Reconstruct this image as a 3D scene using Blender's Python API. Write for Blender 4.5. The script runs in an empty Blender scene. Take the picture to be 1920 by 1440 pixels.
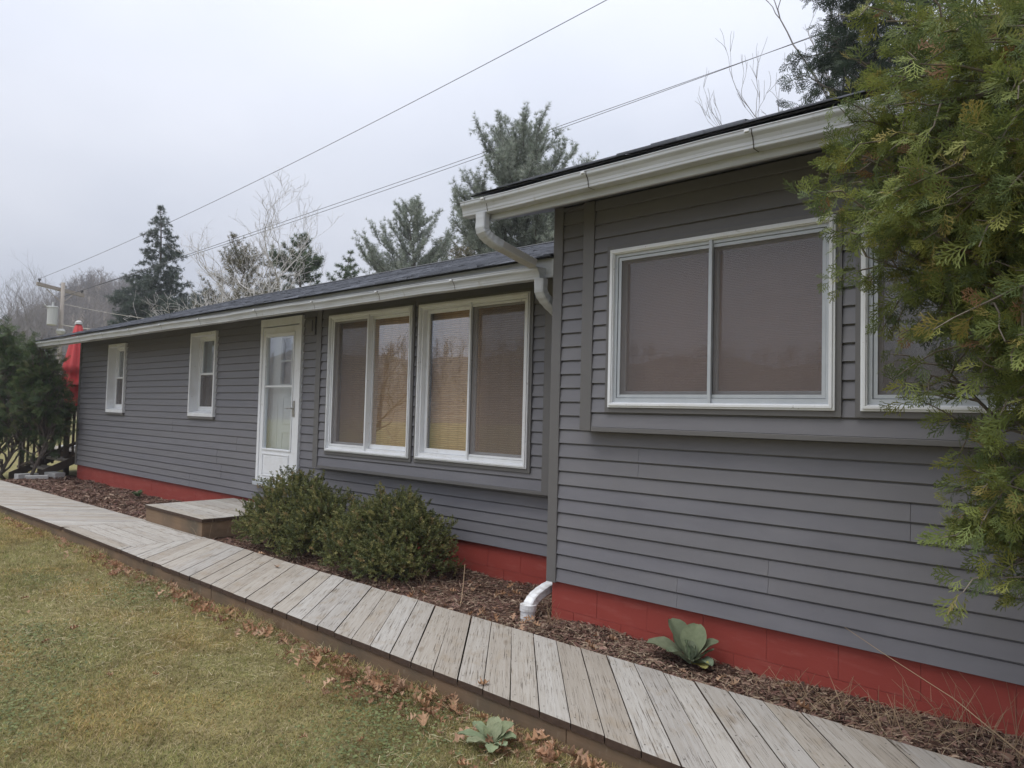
import bpy, math, random
import numpy as np
from mathutils import Vector, Matrix

# ------------------------------------------------------------------ camera, sky, sun, exposure
sc = bpy.context.scene
COL = sc.collection
H = 1.58                                   # camera height above the lawn
F_PX, YAW, PITCH, ROLL = 1340.18, 0.7325, 0.0419, 0.0254

def cam_basis():
    f = np.array([-math.sin(YAW)*math.cos(PITCH), math.cos(YAW)*math.cos(PITCH), math.sin(PITCH)])
    r = np.array([math.cos(YAW), math.sin(YAW), 0.0]); u = np.cross(r, f)
    return r*math.cos(ROLL)+u*math.sin(ROLL), -r*math.sin(ROLL)+u*math.cos(ROLL), f
CR, CU, CF = cam_basis()
cam_d = bpy.data.cameras.new('camera'); cam = bpy.data.objects.new('camera', cam_d); COL.objects.link(cam)
cam_d.sensor_width = 36.0; cam_d.lens = F_PX/1920*36.0; cam_d.clip_start = 0.05; cam_d.clip_end = 3000
M = Matrix.Identity(4)
for i in range(3):
    M[i][0], M[i][1], M[i][2] = CR[i], CU[i], -CF[i]
M[2][3] = H
cam.matrix_world = M
sc.camera = cam
sc.render.resolution_x, sc.render.resolution_y = 1024, 768

SUN_EL, SUN_AZ = math.radians(68), math.radians(205)   # azimuth measured from +Y clockwise
w = bpy.data.worlds.new('World'); sc.world = w; w.use_nodes = True
nt = w.node_tree; nt.nodes.clear()
def wn(t, **k):
    n = nt.nodes.new(t)
    for a, b in k.items(): setattr(n, a, b)
    return n
def build_world():
    out = wn('ShaderNodeOutputWorld'); bg = wn('ShaderNodeBackground'); bg.inputs['Strength'].default_value = 0.1
    sky = wn('ShaderNodeTexSky', sky_type='NISHITA', sun_disc=False, sun_elevation=SUN_EL, sun_rotation=SUN_AZ)
    sky.dust_density = 4; sky.air_density = 1.2
    tc = wn('ShaderNodeTexCoord'); sep = wn('ShaderNodeSeparateXYZ'); nt.links.new(tc.outputs['Generated'], sep.inputs[0])
    # flatten the direction onto a cloud deck so the banks stretch towards the horizon
    add = wn('ShaderNodeMath', operation='ADD'); nt.links.new(sep.outputs['Z'], add.inputs[0]); add.inputs[1].default_value = 0.25
    mx = wn('ShaderNodeMath', operation='MAXIMUM'); nt.links.new(add.outputs[0], mx.inputs[0]); mx.inputs[1].default_value = 0.08
    dx = wn('ShaderNodeMath', operation='DIVIDE'); nt.links.new(sep.outputs['X'], dx.inputs[0]); nt.links.new(mx.outputs[0], dx.inputs[1])
    dy = wn('ShaderNodeMath', operation='DIVIDE'); nt.links.new(sep.outputs['Y'], dy.inputs[0]); nt.links.new(mx.outputs[0], dy.inputs[1])
    cv = wn('ShaderNodeCombineXYZ'); nt.links.new(dx.outputs[0], cv.inputs[0]); nt.links.new(dy.outputs[0], cv.inputs[1])
    no = wn('ShaderNodeTexNoise'); no.inputs['Scale'].default_value = 1.1; no.inputs['Detail'].default_value = 4; no.inputs['Roughness'].default_value = 0.45
    nt.links.new(cv.outputs[0], no.inputs['Vector'])
    rp = wn('ShaderNodeValToRGB'); nt.links.new(no.outputs['Fac'], rp.inputs[0])
    rp.color_ramp.elements[0].position = 0.36; rp.color_ramp.elements[0].color = (.655, .695, .80, 1)
    rp.color_ramp.elements[1].position = 0.62; rp.color_ramp.elements[1].color = (.77, .80, .89, 1)
    # overcast: brighter overhead than at the horizon (CIE overcast falls to a third at the rim)
    zc = wn('ShaderNodeMath', operation='MAXIMUM'); nt.links.new(sep.outputs['Z'], zc.inputs[0]); zc.inputs[1].default_value = 0.0
    ma = wn('ShaderNodeMath', operation='MULTIPLY_ADD'); nt.links.new(zc.outputs[0], ma.inputs[0]); ma.inputs[1].default_value = 9.0; ma.inputs[2].default_value = 4.75
    sv = wn('ShaderNodeVectorMath', operation='SCALE'); nt.links.new(rp.outputs[0], sv.inputs[0]); nt.links.new(ma.outputs[0], sv.inputs['Scale'])
    mix = wn('ShaderNodeMix', data_type='RGBA'); mix.inputs['Factor'].default_value = 0.95
    nt.links.new(sky.outputs[0], mix.inputs['A']); nt.links.new(sv.outputs[0], mix.inputs['B'])
    nt.links.new(mix.outputs['Result'], bg.inputs['Color']); nt.links.new(bg.outputs[0], out.inputs[0])
build_world()
sun_d = bpy.data.lights.new('sun', 'SUN'); sun_d.energy = 1.5; sun_d.angle = math.radians(50); sun_d.color = (1, .985, .955)
sun = bpy.data.objects.new('sun', sun_d); COL.objects.link(sun)
sd = Vector((math.sin(SUN_AZ)*math.cos(SUN_EL), math.cos(SUN_AZ)*math.cos(SUN_EL), math.sin(SUN_EL)))
sun.rotation_euler = sd.to_track_quat('Z', 'Y').to_euler(); sun.location = sd*60
vs = sc.view_settings; vs.view_transform = 'Standard'; vs.look = 'None'; vs.exposure = 0.58; vs.gamma = 1.0; vs.use_curve_mapping = False

rng = np.random.default_rng(7); random.seed(7)

# ------------------------------------------------------------------ pixel helper (a pixel is only a direction)
def ray(px, py):
    d = CF + (px-960)/F_PX*CR - (py-720)/F_PX*CU
    return d/np.linalg.norm(d)
def at_dist(px, py, dist):
    """point on the pixel's ray at a horizontal distance from the camera"""
    d = ray(px, py); t = dist/math.hypot(d[0], d[1])
    return np.array([d[0]*t, d[1]*t, H+d[2]*t])

# ------------------------------------------------------------------ materials
MATS = {}
def new_mat(name):
    m = bpy.data.materials.new(name); m.use_nodes = True; m.node_tree.nodes.clear(); MATS[name] = m
    return m, m.node_tree
class NB:
    """tiny node-graph builder"""
    def __init__(s, name):
        s.m, s.t = new_mat(name)
        s.out = s.n('ShaderNodeOutputMaterial')
    def n(s, typ, _in=None, **k):
        x = s.t.nodes.new(typ)
        for a, b in k.items(): setattr(x, a, b)
        if _in:
            for a, b in _in.items():
                if hasattr(b, 'is_linked') or isinstance(b, bpy.types.NodeSocket): s.t.links.new(b, x.inputs[a])
                else: x.inputs[a].default_value = b
        return x
    def obj(s): return s.n('ShaderNodeTexCoord').outputs['Object']
    def mapping(s, vec, scale=(1, 1, 1), loc=None):
        m = s.n('ShaderNodeMapping', {'Vector': vec, 'Scale': scale})
        if loc is not None:
            if isinstance(loc, bpy.types.NodeSocket): s.t.links.new(loc, m.inputs['Location'])
            else: m.inputs['Location'].default_value = loc
        return m.outputs[0]
    def noise(s, vec, scale, detail=4, rough=.55, dist=0.0):
        return s.n('ShaderNodeTexNoise', {'Vector': vec, 'Scale': scale, 'Detail': detail, 'Roughness': rough, 'Distortion': dist}).outputs['Fac']
    def ramp(s, fac, stops):
        r = s.n('ShaderNodeValToRGB', {'Fac': fac}); e = r.color_ramp.elements
        while len(e) < len(stops): e.new(.5)
        for q, (p, c) in zip(e, stops):
            q.position = p; q.color = (c, c, c, 1) if isinstance(c, (int, float)) else (*c, 1)
        return r.outputs[0]
    def mix(s, f, a, b, mode='MIX'):
        x = s.n('ShaderNodeMix', data_type='RGBA', blend_type=mode)
        for k, v in (('Factor', f), ('A', a), ('B', b)):
            if isinstance(v, bpy.types.NodeSocket): s.t.links.new(v, x.inputs[k])
            elif k == 'Factor': x.inputs[k].default_value = v
            else: x.inputs[k].default_value = (*v, 1)
        return x.outputs['Result']
    def math(s, op, a, b=0.0, clamp=False):
        x = s.n('ShaderNodeMath', operation=op, use_clamp=clamp)
        for i, v in enumerate((a, b)):
            if isinstance(v, bpy.types.NodeSocket): s.t.links.new(v, x.inputs[i])
            else: x.inputs[i].default_value = v
        return x.outputs[0]
    def bump(s, h, strength=.3, dist=.01):
        return s.n('ShaderNodeBump', {'Height': h, 'Strength': strength, 'Distance': dist}).outputs[0]
    def attr(s, name): return s.n('ShaderNodeAttribute', attribute_name=name)
    def rand(s): return s.n('ShaderNodeObjectInfo').outputs['Random']
    def pbsdf(s, col, rough=.6, normal=None, spec=.5, metal=0.0):
        p = s.n('ShaderNodeBsdfPrincipled', {'Base Color': col if isinstance(col, bpy.types.NodeSocket) else (*col, 1), 'Roughness': rough,
                'Specular IOR Level': spec, 'Metallic': metal})
        if normal is not None: s.t.links.new(normal, p.inputs['Normal'])
        return p.outputs[0]
    def done(s, sh): s.t.links.new(sh, s.out.inputs['Surface']); return s.m

def geo_pos(b): return b.n('ShaderNodeNewGeometry').outputs['Position']

def make_materials():
    # vinyl siding: satin grey with dust and a faint embossed grain
    b = NB('siding'); p = geo_pos(b)
    n1 = b.noise(b.mapping(p, (1.5, 1.5, 6)), 1.3, 4); n2 = b.noise(b.mapping(p, (2, 2, 60)), 8, 3)
    rnd = b.rand()
    c = b.mix(b.ramp(n1, [(.3, 0), (.75, 1)]), (.148, .146, .163), (.181, .178, .194))
    c = b.mix(b.math('MULTIPLY', rnd, .35), c, (.176, .168, .166))
    dirt = b.ramp(b.noise(b.mapping(p, (9, 9, 1.6)), 1.0, 5), [(.55, 0), (.8, 1)])
    c = b.mix(b.math('MULTIPLY', dirt, .22), c, (.195, .182, .170))
    r = b.math('ADD', b.math('MULTIPLY', n1, .18), .36)
    b.done(b.pbsdf(c, r, b.bump(n2, .12, .002), .45))
    b = NB('siding_trim'); p = geo_pos(b); n1 = b.noise(p, 2.0, 4)
    c = b.mix(n1, (.118, .114, .113), (.150, .144, .142)); b.done(b.pbsdf(c, .45))
    # painted white, streaked with grime
    b = NB('white_paint'); p = geo_pos(b)
    n1 = b.noise(b.mapping(p, (3, 3, 1.5)), 2.0, 5); n2 = b.noise(p, 30, 4)
    c = b.mix(b.ramp(n1, [(.45, 0), (.75, .6)]), (.755, .77, .79), (.64, .635, .62))
    c = b.mix(b.ramp(n2, [(.66, 0), (.8, 1)]), c, (.34, .32, .29)); b.done(b.pbsdf(c, .4, b.bump(n2, .06, .002)))
    b = NB('gutter_metal'); p = geo_pos(b)
    n1 = b.noise(b.mapping(p, (1.2, 4, 14)), 2, 5); n2 = b.noise(b.mapping(p, (12, 12, 2)), 2, 4)
    c = b.mix(b.ramp(n1, [(.4, 0), (.7, 1)]), (.51, .53, .56), (.40, .41, .42))
    c = b.mix(b.ramp(n2, [(.62, 0), (.78, 1)]), c, (.35, .345, .33)); b.done(b.pbsdf(c, .42))
    b = NB('downspout_white'); p = geo_pos(b); n1 = b.noise(b.mapping(p, (4, 4, 14)), 4, 5)
    c = b.mix(b.ramp(n1, [(.45, 0), (.72, 1)]), (.76, .77, .78), (.50, .48, .45)); b.done(b.pbsdf(c, .35))
    b = NB('downspout_grey'); p = geo_pos(b); n1 = b.noise(p, 6, 4)
    b.done(b.pbsdf(b.mix(n1, (.36, .35, .34), (.46, .45, .435)), .45))
    b = NB('aluminium'); p = geo_pos(b); n1 = b.noise(b.mapping(p, (3, 3, 3)), 5, 4)
    b.done(b.pbsdf(b.mix(n1, (.40, .43, .46), (.52, .545, .57)), .42, None, .5, .15))
    b = NB('dark_gap'); b.done(b.pbsdf((.02, .02, .022), .7))
    b = NB('interior'); b.done(b.pbsdf((.035, .034, .034), .9))
    b = NB('steel'); b.done(b.pbsdf((.42, .41, .40), .35, None, .5, .85))
    # painted block foundation
    b = NB('red_paint'); p = geo_pos(b)
    n1 = b.noise(p, 3.0, 5); n2 = b.noise(p, 45, 4, .7); n3 = b.noise(b.mapping(p, (2, 2, 9)), 2.2, 5)
    c = b.mix(n1, (.262, .044, .033), (.325, .060, .045))
    c = b.mix(b.ramp(n3, [(.55, 0), (.8, .55)]), c, (.38, .12, .095))
    c = b.mix(b.ramp(n2, [(.68, 0), (.76, .8)]), c, (.36, .19, .16))
    b.done(b.pbsdf(c, .6, b.bump(n2, .5, .004), .35))
    b = NB('mortar_red'); p = geo_pos(b); n = b.noise(p, 25, 4)
    b.done(b.pbsdf(b.mix(n, (.23, .042, .034), (.36, .12, .10)), .75, b.bump(n, .5, .004)))
    b = NB('concrete'); p = geo_pos(b); n = b.noise(p, 14, 5); b.done(b.pbsdf(b.mix(n, (.38, .37, .35), (.56, .55, .53)), .85, b.bump(n, .4, .004)))
    # weathered deck boards; grain runs along local X
    b = NB('deck_board'); o = b.obj(); rnd = b.rand()
    off = b.n('ShaderNodeCombineXYZ', {0: b.math('MULTIPLY', rnd, 37.0), 1: b.math('MULTIPLY', rnd, 11.0), 2: b.math('MULTIPLY', rnd, 5.0)}).outputs[0]
    g1 = b.noise(b.mapping(o, (1.6, 26, 6), off), 1.6, 6, .6, .8)
    g2 = b.noise(b.mapping(o, (3.2, 110, 12), off), 1.7, 4, .6, .4)
    blot = b.noise(b.mapping(o, (3.0, 5, 3), off), 1.6, 5, .6)
    wv = b.n('ShaderNodeTexWave', {'Vector': b.mapping(o, (1.0, 10, 1), off), 'Scale': 1.5, 'Distortion': 9.0, 'Detail': 3.0, 'Detail Scale': .6}, bands_direction='Y').outputs['Fac']
    base = b.ramp(rnd, [(0, (.335, .302, .260)), (.3, (.385, .355, .312)), (.6, (.360, .342, .318)), (.8, (.43, .412, .382)), (1, (.345, .312, .270))])
    c = b.mix(b.ramp(g1, [(.25, 0), (.8, 1)]), b.mix(1.0, base, (.78, .75, .71), 'MULTIPLY'), b.mix(1.0, base, (1.1, 1.11, 1.13), 'MULTIPLY'))
    c = b.mix(b.math('MULTIPLY', b.ramp(wv, [(.55, 0), (.9, 1)]), .16), c, (.27, .23, .185))
    c = b.mix(b.math('MULTIPLY', b.ramp(blot, [(.55, 0), (.68, 1)]), .42), c, (.27, .215, .150))
    kn = b.n('ShaderNodeTexVoronoi', {'Vector': b.mapping(o, (2.6, 7.5, 1), off), 'Scale': 1.0, 'Randomness': 1.0}).outputs['Distance']
    c = b.mix(b.math('MULTIPLY', b.ramp(kn, [(.06, 1), (.17, 0)]), .55), c, (.20, .155, .11))
    crack = b.ramp(g2, [(.36, 1), (.42, 0)]); cm = b.ramp(blot, [(.36, .25), (.56, 1)])
    ck = b.math('MULTIPLY', crack, cm)
    c = b.mix(b.math('MULTIPLY', ck, .85), c, (.085, .066, .048))
    hgt = b.math('SUBTRACT', b.math('MULTIPLY', g1, .5), ck)
    b.done(b.pbsdf(c, .78, b.bump(hgt, .55, .004), .3))
    b = NB('rim_board'); p = geo_pos(b)
    n1 = b.noise(b.mapping(p, (1.2, 8, 22)), 1.6, 6, .6); n2 = b.noise(p, 2.2, 5); n3 = b.noise(b.mapping(p, (40, 40, 12)), 1, 4)
    c = b.mix(n1, (.155, .098, .058), (.25, .175, .115)); c = b.mix(b.ramp(n2, [(.42, 0), (.68, .85)]), c, (.105, .088, .065))
    c = b.mix(b.ramp(n3, [(.62, 0), (.75, .5)]), c, (.30, .25, .19)); b.done(b.pbsdf(c, .85, b.bump(n1, .4, .004), .2))
    b = NB('sawn_end'); p = geo_pos(b); n1 = b.noise(p, 30, 4); b.done(b.pbsdf(b.mix(n1, (.040, .026, .020), (.105, .070, .050)), .9, None, .2))
    b = NB('nail'); b.done(b.pbsdf((.05, .04, .035), .6))
    b = NB('dark_wood'); p = geo_pos(b); n1 = b.noise(b.mapping(p, (4, 4, 1)), 4, 5)
    b.done(b.pbsdf(b.mix(n1, (.05, .035, .027), (.115, .085, .062)), .8))
    # asphalt shingles
    b = NB('shingle'); p = geo_pos(b); t = b.attr('tint').outputs['Color']
    n1 = b.noise(p, 90, 3, .8); n2 = b.noise(p, 1.2, 4)
    c = b.mix(n1, (.045, .049, .060), (.135, .145, .170)); c = b.mix(1.0, c, t, 'MULTIPLY'); c = b.mix(b.math('MULTIPLY', n2, .35), c, (.125, .132, .150))
    b.done(b.pbsdf(c, .75, b.bump(n1, .6, .004), .3))
    # ground, turf blades, litter
    b = NB('lawn_soil'); p = geo_pos(b)
    n1 = b.noise(p, 1.1, 5); n2 = b.noise(p, 26, 5, .7); n3 = b.noise(p, 5, 5)
    c = b.mix(b.ramp(n1, [(.35, 0), (.65, 1)]), (.255, .215, .100), (.215, .205, .085))
    c = b.mix(b.ramp(n2, [(.3, .75), (.6, 0)]), c, (.105, .088, .045)); c = b.mix(b.ramp(n3, [(.55, 0), (.75, .6)]), c, (.29, .24, .145))
    b.done(b.pbsdf(c, .95, b.bump(n2, .8, .02), .1))
    b = NB('turf'); t = b.attr('tint').outputs['Color']
    p = geo_pos(b); n1 = b.noise(p, 1.0, 5); n2 = b.noise(p, 4.5, 4)
    c = b.mix(1.0, t, b.ramp(n1, [(.36, (1.18, 1.04, .9)), (.5, (1, 1, 1)), (.64, (.91, .98, .90))]), 'MULTIPLY')
    c = b.mix(1.0, c, b.ramp(n2, [(.3, (.66, .62, .60)), (.62, (1.08, 1.08, 1.08))]), 'MULTIPLY')
    d = b.n('ShaderNodeBsdfDiffuse', {'Color': c}); tr = b.n('ShaderNodeBsdfTranslucent', {'Color': c})
    b.done(b.n('ShaderNodeMixShader', {0: .3, 1: d.outputs[0], 2: tr.outputs[0]}).outputs[0])
    b = NB('bed_soil'); p = geo_pos(b); n1 = b.noise(p, 9, 6, .7); n2 = b.noise(p, 1.7, 4)
    c = b.mix(n1, (.050, .028, .020), (.135, .082, .058)); c = b.mix(b.math('MULTIPLY', n2, .5), c, (.105, .058, .042))
    b.done(b.pbsdf(c, .95, b.bump(n1, .9, .02), .1))
    for nm, tl, rough in (('litter', .1, .9), ('dry_leaf', .25, .7), ('foliage', .32, .62), ('needles', .42, .7)):
        b = NB(nm); t = b.attr('tint').outputs['Color']; p = geo_pos(b); n = b.noise(p, 60, 3)
        c = b.mix(1.0, t, b.ramp(n, [(.3, (.78, .78, .78)), (.7, (1.12, 1.12, 1.12))]), 'MULTIPLY')
        s1 = b.pbsdf(c, rough, None, .25); tr = b.n('ShaderNodeBsdfTranslucent', {'Color': c})
        b.done(b.n('ShaderNodeMixShader', {0: tl, 1: s1, 2: tr.outputs[0]}).outputs[0])
    b = NB('velvet_leaf'); t = b.attr('tint').outputs['Color']; o = b.obj(); n = b.noise(o, 40, 4); v = b.noise(o, 9, 3)
    c = b.mix(1.0, t, b.ramp(n, [(.3, (.82, .84, .82)), (.7, (1.12, 1.1, 1.1))]), 'MULTIPLY'); c = b.mix(b.math('MULTIPLY', v, .3), c, (.22, .26, .18))
    b.done(b.n('ShaderNodeMixShader', {0: .2, 1: b.pbsdf(c, .9, b.bump(n, .3, .003), .15), 2: b.n('ShaderNodeBsdfTranslucent', {'Color': c}).outputs[0]}).outputs[0])
    b = NB('bark'); p = geo_pos(b); n = b.noise(b.mapping(p, (6, 6, 1.5)), 4, 5); b.done(b.pbsdf(b.mix(n, (.060, .047, .038), (.15, .125, .105)), .9))
    b = NB('cedar_bark'); p = geo_pos(b); n = b.noise(b.mapping(p, (20, 20, 6)), 2, 5); b.done(b.pbsdf(b.mix(n, (.11, .085, .066), (.26, .225, .185)), .9))
    b = NB('grey_bark'); p = geo_pos(b); n = b.noise(p, 3, 5); b.done(b.pbsdf(b.mix(n, (.15, .135, .128), (.29, .27, .255)), .9))
    b = NB('birch_bark'); p = geo_pos(b); n = b.noise(b.mapping(p, (2, 2, 9)), 2, 4)
    b.done(b.pbsdf(b.mix(b.ramp(n, [(.55, 0), (.66, 1)]), (.58, .56, .54), (.16, .14, .13)), .8))
    b = NB('hill_cover'); p = geo_pos(b); n = b.noise(p, .05, 5); n2 = b.noise(p, .5, 5, .7)
    c = b.mix(n, (.150, .118, .092), (.190, .160, .118)); c = b.mix(b.ramp(n2, [(.35, .6), (.65, 0)]), c, (.085, .074, .066)); b.done(b.pbsdf(c, .95, None, .05))
    b = NB('pole_wood'); p = geo_pos(b); n = b.noise(b.mapping(p, (8, 8, 1)), 2, 5); b.done(b.pbsdf(b.mix(n, (.24, .21, .18), (.40, .36, .32)), .9))
    b = NB('transformer_grey'); b.done(b.pbsdf((.48, .49, .48), .5))
    b = NB('cable'); b.done(b.pbsdf((.075, .075, .08), .6))
    b = NB('pale_cable'); b.done(b.pbsdf((.34, .32, .28), .6))
    b = NB('red_canvas'); o = b.obj(); n = b.noise(b.mapping(o, (3, 3, 1)), 6, 4)
    b.done(b.pbsdf(b.mix(n, (.50, .060, .062), (.64, .085, .085)), .8))
    # bamboo roller blind: thin horizontal reeds with vertical threads
    b = NB('bamboo'); p = geo_pos(b)
    reed = b.n('ShaderNodeTexWave', {'Vector': b.mapping(p, (.25, .25, 1)), 'Scale': 15.0, 'Distortion': 4.5, 'Detail': 3.0, 'Detail Scale': 1.2}, bands_direction='Z').outputs['Fac']
    n1 = b.noise(b.mapping(p, (1.2, 1.2, 90)), 2.0, 4); n2 = b.noise(b.mapping(p, (4, 4, 75)), 1.5, 4)
    thr = b.n('ShaderNodeTexWave', {'Vector': p, 'Scale': 2.3, 'Distortion': .8, 'Detail': 2.0}, bands_direction='X').outputs['Fac']
    c = b.mix(n1, (.60, .33, .155), (.88, .60, .34)); c = b.mix(b.math('MULTIPLY', b.ramp(reed, [(.45, 0), (.9, 1)]), .65), c, (.40, .215, .11))
    c = b.mix(b.ramp(n2, [(.6, 0), (.78, .8)]), c, (.92, .76, .52)); c = b.mix(b.math('MULTIPLY', b.ramp(thr, [(.7, 0), (.97, 1)]), .22), c, (.40, .22, .10))
    b.done(b.pbsdf(c, .6, b.bump(reed, .6, .004)))
    b = NB('brown_blind'); p = geo_pos(b)
    reed = b.n('ShaderNodeTexWave', {'Vector': b.mapping(p, (.35, .35, 1)), 'Scale': 30.0, 'Distortion': 3.0, 'Detail': 3.0, 'Detail Scale': 1.5}, bands_direction='Z').outputs['Fac']
    n1 = b.noise(b.mapping(p, (1.5, 1.5, 70)), 2.0, 4); c = b.mix(n1, (.36, .16, .115), (.60, .33, .25)); c = b.mix(b.math('MULTIPLY', reed, .4), c, (.70, .46, .36))
    b.done(b.pbsdf(c, .6, b.bump(reed, .5, .004)))
    b = NB('curtain'); p = geo_pos(b); n1 = b.noise(b.mapping(p, (9, 9, .6)), 2, 3); b.done(b.pbsdf(b.mix(n1, (.20, .225, .25), (.42, .46, .48)), .9))
    b = NB('glass')
    g = b.n('ShaderNodeNewGeometry'); dt = b.n('ShaderNodeVectorMath', {0: g.outputs['Normal'], 1: g.outputs['Incoming']}, operation='DOT_PRODUCT').outputs['Value']
    sch = b.math('POWER', b.math('SUBTRACT', 1.0, b.math('ABSOLUTE', dt), clamp=True), 5.0)      # Schlick, the same from both faces
    k = b.math('MINIMUM', b.math('ADD', b.math('MULTIPLY', sch, 1.2), .165), 1.0)
    wob = b.bump(b.noise(b.mapping(geo_pos(b), (1, 1, 1)), 1.1, 2), .012, .05)
    gl = b.n('ShaderNodeBsdfGlossy', {'Color': (.95, .96, 1, 1), 'Roughness': .012, 'Normal': wob}); tp = b.n('ShaderNodeBsdfTransparent', {'Color': (.95, .97, .97, 1)})
    b.done(b.n('ShaderNodeMixShader', {0: k, 1: tp.outputs[0], 2: gl.outputs[0]}).outputs[0])
    b = NB('insect_screen')
    d = b.n('ShaderNodeBsdfDiffuse', {'Color': (.178, .156, .150, 1)}); tp = b.n('ShaderNodeBsdfTransparent', {'Color': (1, 1, 1, 1)})
    b.done(b.n('ShaderNodeMixShader', {0: .52, 1: tp.outputs[0], 2: d.outputs[0]}).outputs[0])
make_materials()
MT = lambda n: MATS[n]

# ------------------------------------------------------------------ object helpers
def link(o, parent=None):
    COL.objects.link(o)
    if parent is not None: o.parent = parent
    return o
def tag(o, label=None, cat=None, group=None, kind=None):
    for k, v in (('label', label), ('category', cat), ('group', group), ('kind', kind)):
        if v: o[k] = v
    return o
def empty(name, loc, label=None, cat=None, group=None):
    o = bpy.data.objects.new(name, None); o.empty_display_size = .2; o.location = loc
    return tag(link(o), label, cat, group)
class MB:
    def __init__(s): s.v = []; s.f = []; s.mi = []; s.cur = 0
    def add(s, vs, fs):
        b = len(s.v); s.v += [tuple(map(float, p)) for p in vs]; s.f += [tuple(b+i for i in f) for f in fs]; s.mi += [s.cur]*len(fs)
    def box(s, x0, x1, y0, y1, z0, z1):
        x0, x1 = min(x0, x1), max(x0, x1); y0, y1 = min(y0, y1), max(y0, y1); z0, z1 = min(z0, z1), max(z0, z1)
        s.add([(x0, y0, z0), (x1, y0, z0), (x1, y1, z0), (x0, y1, z0), (x0, y0, z1), (x1, y0, z1), (x1, y1, z1), (x0, y1, z1)],
              [(0, 3, 2, 1), (4, 5, 6, 7), (0, 1, 5, 4), (1, 2, 6, 5), (2, 3, 7, 6), (3, 0, 4, 7)])
    def prism(s, prof, x0, x1):
        """profile of (y, z) points extruded along X"""
        n = len(prof)
        s.add([(x0, y, z) for y, z in prof]+[(x1, y, z) for y, z in prof],
              [tuple((i, (i+1) % n, n+(i+1) % n, n+i)) for i in range(n)]+[tuple(range(n-1, -1, -1)), tuple(range(n, 2*n))])
    def tube(s, pts, radii, n=6, cap=True):
        pts = [np.array(p, float) for p in pts]; b = len(s.v); k = len(pts)
        if isinstance(radii, (int, float)): radii = [radii]*k
        up = None
        for i, p in enumerate(pts):
            t = pts[min(i+1, k-1)]-pts[max(i-1, 0)]; t = t/(np.linalg.norm(t)+1e-9)
            if up is None:
                up = np.array([0, 0, 1.0]) if abs(t[2]) < .9 else np.array([1.0, 0, 0])
            a = np.cross(up, t); a /= np.linalg.norm(a)+1e-9; c = np.cross(t, a); up = c
            for j in range(n):
                th = 2*math.pi*j/n; q = p+radii[i]*(math.cos(th)*a+math.sin(th)*c); s.v.append(tuple(q))
        for i in range(k-1):
            for j in range(n):
                s.f.append((b+i*n+j, b+i*n+(j+1) % n, b+(i+1)*n+(j+1) % n, b+(i+1)*n+j)); s.mi.append(s.cur)
        if cap:
            s.f.append(tuple(b+j for j in range(n-1, -1, -1))); s.mi.append(s.cur)
            s.f.append(tuple(b+(k-1)*n+j for j in range(n))); s.mi.append(s.cur)
    def mesh(s, name, mats, smooth=False):
        me = bpy.data.meshes.new(name); me.from_pydata(s.v, [], s.f)
        for m in (mats if isinstance(mats, (list, tuple)) else [mats]): me.materials.append(MT(m))
        if len(set(s.mi)) > 1: me.polygons.foreach_set('material_index', s.mi)
        if smooth: me.polygons.foreach_set('use_smooth', [True]*len(me.polygons))
        me.update(); return me
    def build(s, name, mats, parent=None, smooth=False, bevel=0.0):
        o = bpy.data.objects.new(name, s.mesh(name, mats, smooth)); link(o, parent)
        if bevel:
            bv = o.modifiers.new('bevel', 'BEVEL'); bv.width = bevel; bv.segments = 2; bv.limit_method = 'ANGLE'
        return o
def box_part(name, mat, parent, x0, x1, y0, y1, z0, z1, bevel=0.0):
    m = MB(); m.box(x0, x1, y0, y1, z0, z1); return m.build(name, mat, parent, bevel=bevel)

def np_mesh(name, V, Fq, mat, parent=None, tint=None, smooth=False):
    """V (n,3); Fq (m,k) faces of one size; tint (n,3) vertex colours"""
    V = np.ascontiguousarray(V, np.float32); Fq = np.ascontiguousarray(Fq, np.int32)
    me = bpy.data.meshes.new(name); k = Fq.shape[1]
    me.vertices.add(len(V)); me.vertices.foreach_set('co', V.ravel())
    me.loops.add(Fq.size); me.loops.foreach_set('vertex_index', Fq.ravel())
    me.polygons.add(len(Fq)); me.polygons.foreach_set('loop_start', np.arange(len(Fq), dtype=np.int32)*k)
    me.polygons.foreach_set('loop_total', np.full(len(Fq), k, np.int32))
    if smooth: me.polygons.foreach_set('use_smooth', np.ones(len(Fq), bool))
    me.materials.append(MT(mat)); me.update(calc_edges=True)
    if tint is not None:
        a = me.color_attributes.new('tint', 'FLOAT_COLOR', 'POINT')
        a.data.foreach_set('color', np.ascontiguousarray(np.c_[tint, np.ones(len(V))], np.float32).ravel())
    o = bpy.data.objects.new(name, me); link(o, parent); return o
def instance(tv, tf, R, S, T, col, shade=None):
    """copy template tv (k,3), tf (m,q) n times: R (n,3,3), S (n,) or (n,3), T (n,3), col (n,3)"""
    n, k = len(T), len(tv)
    S = S[:, None, None] if S.ndim == 1 else S[:, None, :]
    V = np.einsum('nij,nkj->nki', R, tv[None]*S)+T[:, None, :]
    Fq = (tf[None]+(np.arange(n)*k)[:, None, None]).reshape(-1, tf.shape[1])
    C = np.repeat(col[:, None, :], k, 1)
    if shade is not None: C = C*shade[None, :, None]
    return V.reshape(-1, 3), Fq, C.reshape(-1, 3)
def merge(parts):
    V, Fq, C, o = [], [], [], 0
    for v, f, c in parts:
        V.append(v); Fq.append(f+o); C.append(c); o += len(v)
    return np.concatenate(V), np.concatenate(Fq), np.concatenate(C)
def unit(v): return v/(np.linalg.norm(v, axis=-1, keepdims=True)+1e-9)
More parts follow.
